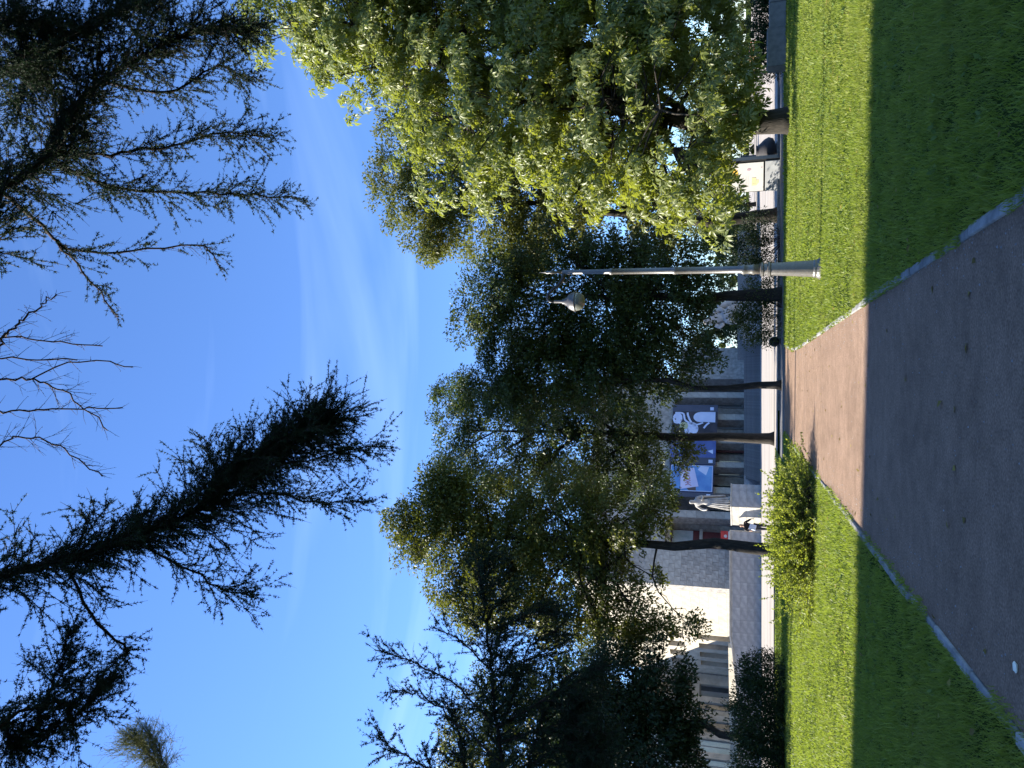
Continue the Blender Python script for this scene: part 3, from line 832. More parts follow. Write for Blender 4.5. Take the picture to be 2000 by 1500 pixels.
b, w, h = banner(17.3, 22.3, 4.5, 9.6, 'ban_black', 'black banner with bluish white portrait outlines between the piers')
flat(b, [(w-1.0, 0), (w, 0), (w, h), (w-1.0, h)], 'ban_dark', 'side_strip', 1)
flat(b, [(w-.8, .45), (w-.35, .45), (w-.35, .85), (w-.8, .85)], 'ban_white', 'logo_patch', 2)
flat(b, [(w-2.55, .25), (w-1.05, .25), (w-1.05, 1.9)] + disc(w-1.8, 1.95, .72, .75, 0, 180)[1:] + [(w-2.5, 1.6)], 'ban_white', 'white_shape', 2)
for pts in ([(w-2.6, 1.6), (w-2.9, 2.3), (w-2.6, 2.9), (w-1.7, 3.3), (w-1.15, 3.4)], [(w-3.4, 1.5), (w-2.9, 1.2), (w-2.6, .9)], [(w-3.5, 2.2), (w-3.0, 2.6), (w-2.3, 3.6), (w-1.3, 3.9), (w-1.2, 4.8)], [(w-4.2, 3.2), (w-3.4, 3.4), (w-2.6, 4.4), (w-2.6, h-.2)]):
    C = catmull([(p[0], 0, p[1]) for p in pts], 16)[:, [0, 2]]
    strip_mesh(b, C, 0.22, 'ban_white', 'outline', 2)
flat(b, disc(w-3.5, 2.9, .95, .8), 'ban_white', 'white_shape', 2)
flat(b, disc(w-3.1, 3.75, .55, .5), 'ban_olive', 'olive_shape', 3)
flat(b, disc(w-2.0, 4.5, .8, .55), 'ban_white', 'white_shape', 1)

b, w, h = banner(13.95, 17.2, 4.6, 9.6, 'ban_blue2', 'deep blue banner with a slate edge, half hidden by leaves')
flat(b, [(0, 0), (.9, 0), (.9, h), (0, h)], 'ban_dark', 'side_strip', 1)
flat(b, [(.2, .3), (.62, .3), (.62, .75), (.2, .75)], 'ban_white', 'logo_patch', 2)
flat(b, disc(.45, 3.9, .26, .34), 'ban_white', 'round_badge', 2)
flat(b, disc(.45, 3.82, .17, .12), 'ban_dark', 'badge_mark', 3)
flat(b, [(1.4, .3), (2.0, .3), (1.8, .9)], 'ban_white', 'white_shape', 2)
flat(b, [(1.3, 3.4), (2.6, 3.9), (1.9, 4.6)], 'ban_blue', 'blue_shape', 2)

b, w, h = banner(9.7, 13.9, 4.75, 9.5, 'ban_frame', 'bright blue banner of a hand holding up a pale card')
flat(b, [(0, 0), (.55, 0), (.55, h), (0, h)], 'ban_dark', 'side_strip', 1)
flat(b, [(.1, .3), (.42, .3), (.42, .7), (.1, .7)], 'ban_white', 'logo_patch', 2)
flat(b, [(.72, .1), (w-.12, .1), (w-.12, h-.15), (.72, h-.15)], 'ban_white', 'picture_edge', 1)
flat(b, [(.80, .18), (w-.2, .18), (w-.2, h-.2), (.8, h-.2)], 'ban_blue', 'picture', 2)
flat(b, [(w-1.4, .8), (w-.3, .5), (w-.2, 1.4), (w-.7, 1.7)], 'ban_white', 'cloud_print', 3)
flat(b, [(.82, 1.9), (1.45, 2.5), (1.3, 2.0)][::-1], 'ban_hand', 'hand', 3)
flat(b, [(.82, 1.8), (1.35, 1.85), (1.55, 2.5), (1.2, 2.9), (.82, 2.6)], 'ban_hand', 'hand', 4)
flat(b, [(1.35, 1.55), (w-.45, 2.1), (w-.75, 3.55), (.95, 3.45)], 'ban_card', 'card', 5)
ft = bpy.data.curves.new('card_word', 'FONT'); ft.body = 'ЖОМ'; ft.size = 0.85; ft.shear = 0.2; ft.offset = 0.006; ft.space_character = .82
fo = bpy.data.objects.new('card_word', ft); col.objects.link(fo)
wm_ = bpy.data.meshes.new_from_object(fo.evaluated_get(bpy.context.evaluated_depsgraph_get())); bpy.data.objects.remove(fo)
wm_.materials.clear()
link('card_word', wm_, M['ban_red'], b, loc=(1.35, -0.036, 2.3), rot=(math.pi/2, -R(10), 0))

# ------------------------------------------------------------------ figures
def skin_mesh(name, joints, edges, sub=2, smooth=True):
    """one continuous surface grown round a skeleton; joints: {key: (x, y, z, rx, ry)}"""
    keys = list(joints); idx = {k: i for i, k in enumerate(keys)}
    bm = bmesh.new(); lay = bm.verts.layers.skin.verify()
    vs = []
    for i, k in enumerate(keys):
        j = joints[k]; v = bm.verts.new(j[:3]); v[lay].radius = (j[3], j[4] if len(j) > 4 else j[3]); v[lay].use_root = (i == 0); vs.append(v)
    for a, b in edges: bm.edges.new((vs[idx[a]], vs[idx[b]]))
    me = bpy.data.meshes.new(name + '_skeleton'); bm.to_mesh(me); bm.free()
    o = bpy.data.objects.new(name, me); col.objects.link(o)
    o.modifiers.new('skin', 'SKIN').use_smooth_shade = smooth
    s = o.modifiers.new('sub', 'SUBSURF'); s.levels = sub; s.render_levels = sub
    dg = bpy.context.evaluated_depsgraph_get()
    out = bpy.data.meshes.new_from_object(o.evaluated_get(dg)); out.name = name
    bpy.data.objects.remove(o); bpy.data.meshes.remove(me)
    out.materials.clear()
    return out

def person(loc, rz, h, pose, top_m, leg_m, label, group=None, short=False, sleeves=0.5):
    root = empty('person', loc, rz, label, 'person', group)
    s = h / 1.75
    st_, arm, lean = pose['stride'], pose['arm'], pose.get('lean', 0.0)
    J = {'pelvis': (0, 0, .95, .135, .10), 'waist': (0, -lean*.3, 1.10, .125, .095), 'chest': (0, -lean*.7, 1.32, .155, .11),
         'neck': (0, -lean, 1.48, .058), 'skull': (0, -lean - .01, 1.60, .078, .085), 'crown': (0, -lean - .01, 1.69, .07, .08)}
    ed = [('pelvis','waist'), ('waist','chest'), ('chest','neck'), ('neck','skull'), ('skull','crown')]
    for sd_, d in ((-1, st_), (1, -st_)):
        k = 'l' if sd_ < 0 else 'r'
        J['hip'+k] = (sd_*.095, 0, .88, .088); J['knee'+k] = (sd_*.10, -d*.45, .50 , .058); J['ank'+k] = (sd_*.10, -d + (0.10 if d < 0 else 0), .09, .042); J['toe'+k] = (sd_*.115, -d - .13 + (0.10 if d < 0 else 0), .035, .036)
        ed += [('pelvis','hip'+k), ('hip'+k,'knee'+k), ('knee'+k,'ank'+k), ('ank'+k,'toe'+k)]
        ay, az, aw, ax = arm[0 if sd_ < 0 else 1]
        J['sho'+k] = (sd_*.19, -lean*.85, 1.41, .058); J['elb'+k] = (sd_*(.235 + ax*.6), -lean*.6 + ay*.4, 1.13 + az*.3, .043); J['wri'+k] = (sd_*(.24 + ax + aw), -lean*.6 - .04 + ay, .88 + az, .031)
        J['palm'+k] = (sd_*(.245 + ax + aw*1.1), -lean*.6 - .06 + ay*1.05, .80 + az, .034, .02)
        ed += [('chest','sho'+k), ('sho'+k,'elb'+k), ('elb'+k,'wri'+k), ('wri'+k,'palm'+k)]
        for fi in range(4):
            J['f%d%s' % (fi, k)] = (sd_*(.245 + ax + aw*1.1) + (fi - 1.5)*.0, -lean*.6 - .06 + ay*1.05 + (fi - 1.5)*.019, .715 + az + (.008 if fi in (1, 2) else .02), .0095)
            ed.append(('palm'+k, 'f%d%s' % (fi, k)))
        J['th'+k] = (sd_*(.225 + ax + aw), -lean*.6 - .115 + ay*1.05, .765 + az, .010); ed.append(('palm'+k, 'th'+k))
    J = {k: tuple(c*s for c in v) for k, v in J.items()}
    link('body', skin_mesh('body', J, ed), M['skin'], root)
    def part(keys, grow, cut=None):
        jj = {k: J[k][:3] + tuple(r + grow for r in J[k][3:]) for k in keys if k in J}
        if cut:
            for k, (a, b, t) in cut.items():
                jj[k] = tuple(J[a][i]*(1-t) + J[b][i]*t for i in range(3)) + (J[a][3]*(1-t) + J[b][3]*t + grow,)
        return jj
    jj = part(['waist', 'pelvis', 'chest', 'shol', 'shor'], .016, {'n0': ('chest', 'neck', .75), 'el': ('shol', 'elbl', sleeves*1.6 if sleeves < .6 else 1.0), 'er': ('shor', 'elbr', sleeves*1.6 if sleeves < .6 else 1.0)})
    ee = [('pelvis','waist'), ('waist','chest'), ('chest','n0'), ('chest','shol'), ('chest','shor'), ('shol','el'), ('shor','er')]
    if sleeves >= .6:
        jj.update(part(['wril', 'wrir'], .016)); ee += [('el','wril'), ('er','wrir')]
    link('shirt' if sleeves < .6 else 'jacket', skin_mesh('shirt', jj, ee), M[top_m], root)
    jj = part(['pelvis', 'hipl', 'hipr', 'kneel', 'kneer'], .020); ee = [('pelvis','hipl'), ('pelvis','hipr'), ('hipl','kneel'), ('hipr','kneer')]
    if not short:
        jj.update(part(['ankl', 'ankr'], .018)); ee += [('kneel','ankl'), ('kneer','ankr')]
    link('shorts' if short else 'trousers', skin_mesh('trousers', jj, ee), M[leg_m], root)
    for k in 'lr':
        a = part(['ank'+k, 'toe'+k], .014)
        link('shoe', skin_mesh('shoe', a, [('ank'+k, 'toe'+k)], 1), M['shoe'], root)
    jj = {'a': (0, (-lean + .025)*s, 1.655*s, .083*s), 'b': (0, (-lean + .01)*s, 1.715*s, .078*s)}
    link('hair', skin_mesh('hair', jj, [('a', 'b')], 2), M['hair'], root)
    # face: nose, ears, eyes, mouth
    fy = (-lean - .095)*s
    MB().tube([(0, fy + .012, 1.625*s), (0, fy - .016, 1.59*s), (0, fy + .004, 1.578*s)], [.008, .014, .009], 6).build('nose', M['skin'], root, smooth=True)
    for sx in (-1, 1):
        MB().lathe([(.002, -.010), (.009, -.004), (.009, .004), (.002, .010)], 8, (sx*.03*s, fy + .012, 1.628*s)).build('eye', M['hair'], root, smooth=True)
        MB().lathe([(.004, -.028), (.016, -.012), (.018, .012), (.006, .028)], 8, (sx*.086*s, (-lean)*s, 1.61*s)).build('ear', M['skin'], root, smooth=True)
    MB().tube([(-.022*s, fy + .016, 1.548*s), (0, fy + .004, 1.545*s), (.022*s, fy + .016, 1.548*s)], .005, 5).build('mouth', M['red'], root)
    return root

person((21.2, 55, .02), R(170), 1.80, {'stride': .18, 'arm': [(-.15, .02, .02, .02), (.16, .03, .02, .02)]}, 'shirt_blue', 'cloth_dark',
       'person in light blue shirt and dark trousers, nearer of the walking pair beyond the chestnut', 'pair of people walking on the plaza')
person((25.9, 63, .02), R(185), 1.76, {'stride': .20, 'arm': [(.16, .03, .02, .02), (-.15, .02, .02, .02)]}, 'shirt_blue', 'cloth_dark',
       'person in light blue shirt and dark trousers, farther of the walking pair beyond the chestnut', 'pair of people walking on the plaza')
p3 = person((-7.98, 45, .02), R(25), 1.84, {'stride': .05, 'lean': .12, 'arm': [(-.22, .28, -.02, .10), (-.18, .22, -.02, .12)]}, 'cloth_black', 'cloth_dark',
       'person in a black jacket behind the sunlit bush', None, False, 1.0)
bag = MB().box((-.15, -.06, 0), (.15, .06, .36)).build('bag', M['ban_white'], None, bevel=.02, loc=(-8.0, 44.72, .92), rot=(0, .25, R(25)))
tag(bag, 'pale blue bag held before the black jacket of the person behind the bush', 'bag')

# ------------------------------------------------------------------ statues
def statue_standing(loc, rz, label):
    root = empty('statue', loc, rz, label, 'statue')
    J = {'hip': (0, 0, 2.05, .40, .34), 'kn': (.02, -.10, 1.15, .46, .40), 'hem': (0, 0, .30, .56, .46), 'foot': (0, 0, .06, .58, .50),
         'waist': (.04, .02, 2.50, .32, .26), 'chest': (.02, .0, 3.00, .40, .30), 'neck': (.02, -.03, 3.38, .15), 'head': (.0, -.08, 3.68, .22, .24), 'top': (0, -.05, 3.90, .20, .22),
         's1': (-.42, .0, 3.18, .16), 'e1': (-.72, -.10, 2.62, .13), 'w1': (-.62, -.42, 2.25, .10), 'h1': (-.52, -.52, 2.18, .09),
         's2': (.42, .0, 3.18, .16), 'e2': (.62, -.02, 2.62, .13), 'w2': (.42, -.38, 2.62, .10), 'h2': (.28, -.46, 2.70, .09)}
    ed = [('hip','kn'), ('kn','hem'), ('hem','foot'), ('hip','waist'), ('waist','chest'), ('chest','neck'), ('neck','head'), ('head','top'),
          ('chest','s1'), ('s1','e1'), ('e1','w1'), ('w1','h1'), ('chest','s2'), ('s2','e2'), ('e2','w2'), ('w2','h2')]
    link('figure', skin_mesh('figure', J, ed), M['marble'], root)
    rr = random.Random(4); mb = MB()
    for k in range(16):       # folds of the long garment
        w = 2*math.pi*k/16 + rr.uniform(-.1, .1)
        c, s = math.cos(w), math.sin(w)
        mb.tube([(c*.36, s*.30, 2.2), (c*.44, s*.38 - .06, 1.3), (c*.60 + rr.uniform(-.05, .05), s*.52, .25), (c*.62, s*.54, .02)], [.03, .06, .08, .08], 5)
    mb.build('drapery', M['marble'], root, smooth=True)
    J = {'a': (.35, .16, 3.25, .16), 'b': (.48, .25, 2.5, .22, .12), 'c': (.55, .28, 1.5, .26, .12), 'd': (.62, .25, .4, .26, .14)}
    link('cloak', skin_mesh('cloak', J, [('a','b'), ('b','c'), ('c','d')]), M['marble'], root)
    return root

c0 = Vector((-11.5, 75.0, 0))
ped = empty('pedestal', c0, ANG, 'tall square stone pedestal at the end of the retaining wall', 'pedestal')
MB().box((0, 0, 0), (2.5, 3.4, 2.7)).build('block', M['stone_light'], ped, bevel=.02)
MB().box((-.06, -.06, 2.702), (2.56, 3.46, 2.82)).build('slab', M['stone_light'], ped, bevel=.02)
z = .05
for r_ in range(4):
    for fx in (0, 1):
        put(panel(2.46 if fx == 0 else 3.36, .64, 'stone_light' if fx else 'granite', .025), 0.02 if fx == 0 else 0, 0 if fx == 0 else 3.38, z, 0 if fx == 0 else -math.pi/2, 'stone_slab', ped)  # shade put into the colour: greyer slabs on the unlit face, paler on the sunlit
    z += .66
sc = c0 + E_*1.15 - N_*1.35
statue_standing((sc.x, sc.y, 2.82), R(-8), 'standing draped stone figure, half sunlit, on the pedestal by the retaining wall')
MB_ = MB().box((-.75, -.75, 0), (.75, .75, .18))
# seated group on its plinth
pl2 = empty('plinth', (6.6, 81.0, 0), R(8), 'low pale stone plinth under the seated statue right of the steps', 'plinth')
MB().box((-2.3, -1.5, 0), (2.2, 1.5, 1.75)).build('block', M['granite'], pl2, bevel=.03)
MB().box((-1.2, -1.3, 1.753), (2.3, 1.3, 2.15)).build('slab', M['marble'], pl2, bevel=.03)
s2 = empty('statue', (6.75, 81.0, 2.15), R(8), 'pale stone seated figure wrapped in drapery, in shade on the low plinth', 'statue')
J = {'seat': (.25, 0, .95, .75, .7), 'base': (.35, 0, .25, .95, .8), 'waist': (.05, 0, 1.55, .62, .55), 'chest': (-.15, -.05, 2.15, .66, .5), 'neck': (-.35, -.1, 2.75, .26), 'head': (-.45, -.15, 3.15, .34, .36), 'htop': (-.45, -.12, 3.45, .30),
     'sh1': (-.72, -.05, 2.35, .28), 'el1': (-1.05, -.35, 1.75, .24), 'ha1': (-.75, -.75, 1.35, .18), 'sh2': (.45, 0, 2.35, .30), 'el2': (.85, -.25, 1.75, .28), 'ha2': (.55, -.7, 1.35, .18),
     'kn1': (-.55, -.8, .98, .36), 'ft1': (-.65, -.85, .15, .30), 'kn2': (.45, -.85, 1.0, .38), 'ft2': (.45, -.9, .15, .32)}
ed = [('seat','base'), ('seat','waist'), ('waist','chest'), ('chest','neck'), ('neck','head'), ('head','htop'), ('chest','sh1'), ('sh1','el1'), ('el1','ha1'), ('chest','sh2'), ('sh2','el2'), ('el2','ha2'), ('seat','kn1'), ('kn1','ft1'), ('seat','kn2'), ('kn2','ft2')]
link('figure', skin_mesh('figure', J, ed), M['marble'], s2)
rr = random.Random(8); mb = MB()
for k in range(14):
    x = -.8 + 1.8*k/13
    mb.tube([(x*.5, -.55, 1.5), (x*.8, -.98, 1.0), (x, -1.02, .5), (x*1.05 + rr.uniform(-.05, .05), -1.05, .02)], [.04, .08, .09, .10], 5)
mb.build('drapery', M['marble'], s2, smooth=True)
J = {'a': (1.0, .1, 2.1, .3), 'b': (1.3, .15, 1.3, .42), 'c': (1.5, .1, .5, .5), 'd': (1.55, .1, .1, .5)}
link('cloak', skin_mesh('cloak', J, [('a','b'), ('b','c'), ('c','d')]), M['marble'], s2)

# ------------------------------------------------------------------ street lamp
lamp = empty('street_lamp', (2.36, 16.84, 0), 0, 'tall dark street lamp with one downward globe on a curved arm, on the lawn', 'street lamp')
lamp.rotation_euler = (0, R(1.6), 0)
MB().lathe([(.235, -.08), (.235, .03), (.21, .06), (.185, .10), (.185, .14), (.172, .17), (.135, .90), (.128, .98), (.150, 1.0), (.150, 1.04), (.120, 1.06), (.115, 1.12), (.145, 1.14), (.145, 1.18), (.105, 1.20)], 24).build('pedestal', M['lamp_iron'], lamp, smooth=False)
MB().lathe([(.10, 1.19), (.098, 1.30), (.115, 1.33), (.098, 1.37), (.095, 1.50), (.110, 1.54), (.078, 1.58), (.074, 2.9), (.085, 2.93), (.085, 2.97), (.068, 3.0), (.062, 4.28), (.075, 4.30), (.075, 4.34), (.054, 4.37), (.050, 5.40), (.035, 5.44)], 20).build('pole', M['lamp_iron'], lamp, smooth=True)
MB().lathe([(.03, 5.43), (.03, 5.66), (.045, 5.68), (.025, 5.72), (.040, 5.77), (.012, 5.83), (.004, 5.95)], 14).build('finial', M['lamp_iron'], lamp, smooth=True)
MB().tube([(0, 0, 5.40), (-.14, 0, 5.41), (-.28, 0, 5.50), (-.40, 0, 5.66), (-.50, 0, 5.74), (-.60, 0, 5.75), (-.655, 0, 5.70), (-.66, 0, 5.58)], [.045, .04, .036, .034, .032, .032, .032, .032], 10).build('arm', M['lamp_black'], lamp, smooth=True)
MB().tube([(-.04, 0, 5.25), (-.16, 0, 5.27), (-.24, 0, 5.35), (-.20, 0, 5.44), (-.12, 0, 5.42)], .016, 8).build('scroll', M['lamp_black'], lamp, smooth=True)
hd = MB().lathe([(.034, 5.60), (.034, 5.42), (.06, 5.40), (.06, 5.36), (.085, 5.34), (.095, 5.30), (.150, 5.265), (.190, 5.21), (.213, 5.15), (.226, 5.115), (.226, 5.10), (.215, 5.095)], 24, (-.66, 0, 0)).build('lamp_hood', M['lamp_iron'], lamp, smooth=True)
MB().lathe([(.207, 5.10), (.207, 5.075), (.196, 5.02), (.168, 4.965), (.122, 4.925), (.065, 4.903), (.015, 4.897)], 24, (-.66, 0, 0)).build('glass_globe', M['lamp_glass'], lamp, smooth=True)

# ------------------------------------------------------------------ advertising light box, urn, bollard, flowers, low walls on the right
ki = empty('advertising_box', (9.5, 36.75, 0), R(-34), 'white advertising light box with a yellow circle on its poster, at the plaza edge', 'advertising box')
MB().box((-.70, -.18, 0), (.70, .30, .62)).build('base', M['grey_box'], ki, bevel=.01)
MB().box((-.72, -.10, .622), (.72, .30, 2.75)).build('case', M['black'], ki, bevel=.012)
MB().box((-.76, -.2, 2.753), (.76, .34, 2.83)).build('cap', M['grey_box'], ki, bevel=.01)
MB().box((.722, -.14, 0), (.80, .32, 2.70)).build('side_frame', M['black'], ki)
po = MB().box((-.68, -.135, .70), (.66, -.103, 2.68)).build('poster', M['white'], ki)
def kflat(poly, m, name, y=-.139):
    me = bpy.data.meshes.new(name); me.from_pydata([(x, y, z) for x, z in poly], [], [tuple(range(len(poly)))]); me.update()
    return link(name, me, M[m], po)
kflat(disc(.18, 2.12, .33, .33), 'yellow', 'yellow_circle')
kflat(disc(.14, 2.2, .14, .16), 'faint', 'print_mark', -.143)
kflat([(.35, 2.35), (.62, 2.35), (.62, 2.0), (.5, 2.05)], 'faint', 'print_mark', -.141)
kflat(stroke([(-.36, 1.20), (-.36, 1.02), (-.26, .94), (-.14, .96)], .09), 'paleyellow', 'print_mark')
kflat([(-.30, 1.02), (-.04, 1.02), (-.04, 1.20), (-.30, 1.20)][::-1], 'paleyellow', 'print_mark', -.142)
kflat(disc(.36, 1.32, .06, .09), 'pinkish', 'print_mark'); kflat(disc(.42, .78, .03, .03), 'pinkish', 'print_mark')
for k in range(6):
    kflat([(-.50, 1.36 + k*.07), (.05 - .04*(k % 3), 1.36 + k*.07), (.05 - .04*(k % 3), 1.375 + k*.07), (-.50, 1.375 + k*.07)], 'faint', 'print_line')

ur = empty('urn_planter', (10.95, 38.0, .02), 0, 'dark rounded stone urn standing beside the chestnut trunk', 'planter')
MB().lathe([(.40, 0), (.40, .06), (.30, .10), (.55, .22), (.62, .42), (.52, .62), (.33, .82), (.26, .90), (.30, .97), (.28, .98), (.2, .92)], 22).build('bowl', M['charcoal'], ur, smooth=True)
bb = empty('litter_bin', (10.75, 38.9, .02), R(5), 'slate blue box on a post behind the dark urn', 'bin')
MB().box((-.26, -.2, .95), (.26, .2, 1.62)).build('box', M['blue_slate'], bb, bevel=.02)
MB().tube([(0, 0, 0), (0, 0, .96)], .05, 8).build('post', M['black'], bb)
MB().box((-.29, -.23, 1.623), (.29, .23, 1.67)).build('lid', M['blue_slate'], bb, bevel=.01)
bo = empty('bollard', (1.86, 35.6, 0), 0, 'black ball bollard at the plaza edge beyond the path', 'bollard')
MB().lathe([(.02, 0)] + [(.23*math.sin(R(a)), .27 - .23*math.cos(R(a))) for a in range(30, 180, 15)] + [(.004, .50)], 18).build('ball', M['black'], bo, smooth=True)
MB().lathe([(.16, 0), (.16, .05), (.12, .08)], 16).build('foot', M['charcoal'], bo)
fl = empty('flower_tub', (27.0, 66.0, .02), 0, 'tub of red and cream flowers beyond the chestnut foliage', 'planter')
MB().lathe([(.5, 0), (.72, .5), (.75, .55), (.66, .56)], 18).build('tub', M['charcoal'], fl, smooth=True)
rng = np.random.default_rng(9)
for nm, m, n, dz in (('flowers', 'petal_red', 500, .75), ('flowers', 'petal_cream', 300, .95), ('leaves', 'shrub', 400, .65)):
    P = rng.normal(size=(n, 3))*np.array([.36, .36, .16]) + np.array([.12 if m == 'petal_red' else -.1, 0, dz])
    V, F = stamp(P, rnd_unit(rng, n), rnd_unit(rng, n), .10, LEAF_V, LEAF_F)
    o = link(nm, np_mesh(nm, V, F), M[m], fl); o['kind'] = 'stuff'
sg = empty('notice_board', (-15.3, 80.6, FL), R(20), 'small red and white notice board before the maroon door', 'sign')
MB().tube([(0, 0, 0), (0, 0, 1.2)], .04, 6).build('post', M['black'], sg)
MB().box((-.42, -.05, 1.15), (.42, .05, 2.25)).build('board', M['red'], sg)
MB().box((-.40, -.075, 1.20), (.40, -.055, 1.52)).build('white_panel', M['white'], sg)
kk = link('white_oval', MB().lathe([(.02, -.01), (.16, -.008), (.16, .008), (.02, .01)], 16).mesh('white_oval'), M['white'], sg, loc=(-.1, -.062, 1.78), rot=(math.pi/2, 0, 0))

gw = empty('granite_wall', (14.0, 30.8, 0), R(3), 'low dark granite wall with a grey end block, in shade on the lawn', 'wall')
for k in range(9):
    MB().box((k*1.0 - .6, -.25, 0), (k*1.0 + .385, .25, .62)).build('stone_block', M['step'], gw, bevel=.015)
MB().box((-2.1, -.3, 0), (-.62, .3, .70)).build('end_block', M['step'], gw, bevel=.02)

# ------------------------------------------------------------------ trees and shrubs
LIND = 'lindens along the plaza edge'
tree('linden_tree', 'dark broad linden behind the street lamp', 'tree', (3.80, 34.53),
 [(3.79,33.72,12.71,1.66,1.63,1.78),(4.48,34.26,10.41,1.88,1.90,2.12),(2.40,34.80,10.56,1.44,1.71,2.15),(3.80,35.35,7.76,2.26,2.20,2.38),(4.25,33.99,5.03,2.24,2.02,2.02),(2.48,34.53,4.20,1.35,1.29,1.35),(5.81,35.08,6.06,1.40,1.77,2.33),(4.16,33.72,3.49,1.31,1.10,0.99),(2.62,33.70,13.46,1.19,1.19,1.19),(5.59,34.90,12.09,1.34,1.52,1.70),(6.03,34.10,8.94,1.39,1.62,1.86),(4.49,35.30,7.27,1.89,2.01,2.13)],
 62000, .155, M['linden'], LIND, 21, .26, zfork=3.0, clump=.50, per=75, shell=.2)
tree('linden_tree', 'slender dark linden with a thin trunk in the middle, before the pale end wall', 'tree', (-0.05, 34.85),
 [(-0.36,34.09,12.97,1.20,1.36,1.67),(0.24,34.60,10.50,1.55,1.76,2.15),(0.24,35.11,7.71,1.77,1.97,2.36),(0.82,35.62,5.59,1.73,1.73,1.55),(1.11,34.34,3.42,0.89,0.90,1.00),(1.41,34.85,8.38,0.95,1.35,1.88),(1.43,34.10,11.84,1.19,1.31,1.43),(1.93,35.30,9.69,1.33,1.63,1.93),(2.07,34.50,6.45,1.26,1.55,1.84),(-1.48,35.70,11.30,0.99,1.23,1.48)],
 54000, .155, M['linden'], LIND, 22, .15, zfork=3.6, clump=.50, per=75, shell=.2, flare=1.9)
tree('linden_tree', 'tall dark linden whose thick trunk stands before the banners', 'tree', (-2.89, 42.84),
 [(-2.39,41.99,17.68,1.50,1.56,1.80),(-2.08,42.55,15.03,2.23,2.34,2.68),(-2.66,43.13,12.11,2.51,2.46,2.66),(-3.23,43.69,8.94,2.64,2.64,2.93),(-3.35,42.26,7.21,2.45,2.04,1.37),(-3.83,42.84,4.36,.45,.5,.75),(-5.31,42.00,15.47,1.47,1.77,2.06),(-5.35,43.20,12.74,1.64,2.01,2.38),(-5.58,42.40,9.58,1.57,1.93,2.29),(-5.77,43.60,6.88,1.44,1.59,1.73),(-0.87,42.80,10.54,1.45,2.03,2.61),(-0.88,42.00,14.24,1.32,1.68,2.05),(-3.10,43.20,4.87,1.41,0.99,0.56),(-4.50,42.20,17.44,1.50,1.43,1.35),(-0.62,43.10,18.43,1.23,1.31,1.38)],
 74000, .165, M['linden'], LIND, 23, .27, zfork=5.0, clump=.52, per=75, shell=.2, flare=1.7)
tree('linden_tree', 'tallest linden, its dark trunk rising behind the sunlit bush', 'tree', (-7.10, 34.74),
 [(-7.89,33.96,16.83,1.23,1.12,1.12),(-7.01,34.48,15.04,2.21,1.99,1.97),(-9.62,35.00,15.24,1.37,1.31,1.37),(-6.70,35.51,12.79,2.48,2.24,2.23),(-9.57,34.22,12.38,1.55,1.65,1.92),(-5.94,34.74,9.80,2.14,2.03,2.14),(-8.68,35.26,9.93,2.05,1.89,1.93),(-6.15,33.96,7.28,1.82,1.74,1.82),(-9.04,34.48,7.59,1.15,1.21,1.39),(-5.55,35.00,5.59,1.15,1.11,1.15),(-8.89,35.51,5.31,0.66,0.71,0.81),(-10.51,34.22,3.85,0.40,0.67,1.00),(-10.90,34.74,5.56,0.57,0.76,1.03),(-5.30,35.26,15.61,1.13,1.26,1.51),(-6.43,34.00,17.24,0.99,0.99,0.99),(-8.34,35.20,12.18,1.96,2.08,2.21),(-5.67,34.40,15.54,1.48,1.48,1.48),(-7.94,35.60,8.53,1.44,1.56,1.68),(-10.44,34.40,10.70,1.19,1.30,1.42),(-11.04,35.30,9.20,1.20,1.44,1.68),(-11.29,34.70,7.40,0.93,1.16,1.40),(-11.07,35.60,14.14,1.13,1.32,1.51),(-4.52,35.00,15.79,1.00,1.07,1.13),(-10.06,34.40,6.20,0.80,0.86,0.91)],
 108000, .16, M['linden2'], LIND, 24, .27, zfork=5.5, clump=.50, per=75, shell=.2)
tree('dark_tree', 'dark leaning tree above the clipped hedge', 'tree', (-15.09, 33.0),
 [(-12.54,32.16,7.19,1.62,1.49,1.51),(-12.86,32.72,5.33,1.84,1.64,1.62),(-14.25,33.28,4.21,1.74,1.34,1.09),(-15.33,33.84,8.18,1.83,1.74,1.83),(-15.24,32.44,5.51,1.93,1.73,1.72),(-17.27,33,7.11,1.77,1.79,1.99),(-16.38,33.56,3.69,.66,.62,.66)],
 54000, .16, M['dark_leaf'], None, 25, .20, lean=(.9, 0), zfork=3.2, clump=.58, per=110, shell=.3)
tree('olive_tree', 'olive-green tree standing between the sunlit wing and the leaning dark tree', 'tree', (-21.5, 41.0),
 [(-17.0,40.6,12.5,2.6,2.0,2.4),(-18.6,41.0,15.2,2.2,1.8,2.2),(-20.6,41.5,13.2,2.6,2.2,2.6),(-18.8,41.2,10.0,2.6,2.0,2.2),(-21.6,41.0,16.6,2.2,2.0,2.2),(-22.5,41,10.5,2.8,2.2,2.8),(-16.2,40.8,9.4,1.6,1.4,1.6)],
 56000, .18, M['linden2'], None, 28, .26, zfork=4.0, clump=.52, per=75, shell=.2)
